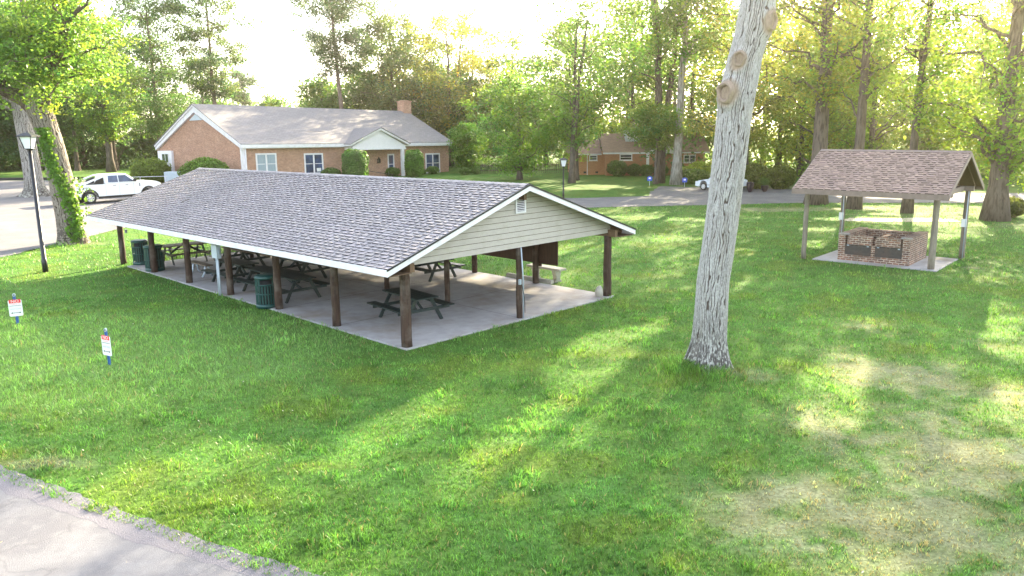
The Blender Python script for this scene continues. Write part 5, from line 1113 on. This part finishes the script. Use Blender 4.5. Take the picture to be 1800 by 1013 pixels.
S('clipped_shrub', 'tall rounded clipped shrub left of the hall door', (-15.7, 81.6), 1.25, 1.1, 1.6, L_BUSH, .16, 15000, (1.0, 1.35, 1.2), 3, box=1)
S('clipped_shrub', 'tall clipped shrub with a yellow sunlit top right of the porch post', (-10.6, 88.6), 1.0, .9, 1.45, L_BUSH, .16, 13000, (1.3, 1.6, 1.0), 4, box=1)
S('low_shrub', 'dark low shrub below the second hall window', (-18.2, 81.2), 1.1, .9, .75, L_BUSH, .13, 3000, (.9, 1.1, 1), 5)
for i, (x, y, r, lab) in enumerate([(-13.2, 89.9, .85, 'leftmost low shrub right of the porch post'), (-11.3, 91.4, .62, 'second low shrub from the porch post'), (-10.2, 92.3, .58, 'third low shrub from the porch post'), (-9.0, 93.2, .75, 'low round shrub under the rightmost hall window'), (-5.2, 91.5, .7, 'low round shrub just past the right corner of the hall'), (-4.0, 92.2, .55, 'smallest low shrub right of the hall, in front of the conifer')]):
    S('low_shrub', lab, (x, y), r, r, r*.62, L_BUSH, .12, 1800, (1.2, 1.35, 1), 10+i, 'low clipped shrubs along the hall')
for i, (x, y, r, lab) in enumerate([(11.3, 85.3, 1.15, 'largest round shrub at the corner of the brick house'), (13.2, 85.9, .85, 'round shrub under the brick house window'), (14.4, 85.4, .8, 'dark round shrub left of the white porch post'), (15.9, 85.3, .85, 'dark round shrub right of the white porch post')]):
    S('round_shrub', lab, (x, y), r, r*.9, r*.75, L_BUSH, .14, 2600, (.9, 1.1, .9), 30+i, 'round shrubs before the brick house')
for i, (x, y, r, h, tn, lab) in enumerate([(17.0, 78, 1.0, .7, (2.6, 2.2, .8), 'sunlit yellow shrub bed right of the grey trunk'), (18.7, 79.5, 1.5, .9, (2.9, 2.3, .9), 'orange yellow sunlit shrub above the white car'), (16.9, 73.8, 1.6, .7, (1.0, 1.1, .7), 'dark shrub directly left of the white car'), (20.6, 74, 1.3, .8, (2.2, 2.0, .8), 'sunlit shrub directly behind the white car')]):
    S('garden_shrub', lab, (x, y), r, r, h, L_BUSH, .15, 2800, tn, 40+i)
for i, (x, y, r, h, lab) in enumerate([(20.4, 67.2, 1.3, 1.1, 'dark bush directly right of the bare trunk beyond the road'), (22.4, 66.9, 1.4, 1.0, 'bush behind the right hand urn'), (28.2, 45.5, 1.1, .6, 'low sprigs round the foot of the broad right edge tree')]):
    S('wild_shrub', lab, (x, y), r, r, h, L_OLIVE, .17, 3000, (.6, .7, .7), 50+i)
def urn(label, loc, s, leaves):
    t = thing('garden_urn', label, 'planter', (*loc, 0), 0, 'dark urns beyond the road'); t.scale = (s, s, s)
    MB().tube([(0, 0, 0), (0, 0, .08), (0, 0, .35), (0, 0, .75), (0, 0, .95), (0, 0, 1.0)], [.28, .3, .48, .6, .56, .6], 22).build('pot', M['urn'], t, True)
    if leaves:
        rs = np.random.RandomState(9); n = 900; c = rs.normal(0, .42, (n, 3))*[1, 1, .8]+[0, 0, 1.6]; a = rs.normal(0, 1, (n, 3)); a /= np.linalg.norm(a, axis=1)[:, None]; b = np.cross(a, [0, .3, 1]); s_ = .1
        npmesh('foliage', np.stack([c-a*s_, c+b*s_*.6, c+a*s_, c-b*s_*.6], 1).reshape(-1, 3), np.arange(4*n).reshape(n, 4), L_FAR, t, cols=np.repeat(rs.uniform(.7, 1.5, (n, 1))*np.ones(3), 4, 0))
    return t
urn('dark urn nearer the bare trunk, empty and shaded', (19.1, 64.0), .5, False).scale = (.5, .5, .8); urn('dark urn with leafy plant, right of the empty urn', (20.4, 64.4), .5, True)
for i, (x, y, n) in enumerate([(-.5, 92, 15)]):
    t = thing('picket_fence', 'dim rail and picket fence at the wood edge left of the brick house', 'fence', (x-3, y+1, 0)); m = MB()
    for k in range(60): m.box((k*.25, 0, 0), (k*.25+.05, .03, 1.15))
    m.build('picket', M['barkD'], t); MB().box((0, .031, .3), (15, .07, .38)).box((0, .031, .9), (15, .07, .98)).build('rail', M['barkD'], t)
# ---------------------------------------------------------------- thin haze, added for a glow towards the sun
def make_haze():
    m = bpy.data.materials.new('sun_glow_haze'); m.use_nodes = True; nt = m.node_tree; nt.nodes.clear(); o = nd(nt, 'ShaderNodeOutputMaterial'); v = nd(nt, 'ShaderNodeVolumePrincipled')
    v.inputs['Color'].default_value = (1, .90, .70, 1); v.inputs['Density'].default_value = .00042; v.inputs['Anisotropy'].default_value = .88; nt.links.new(v.outputs[0], o.inputs['Volume'])
    b = MB().box((-1600, -120, -1.0), (1600, 2100, 32)).build('haze', m); tag(b, 'thin warm haze added for a glow towards the sun', 'haze', kind='stuff')
make_haze()
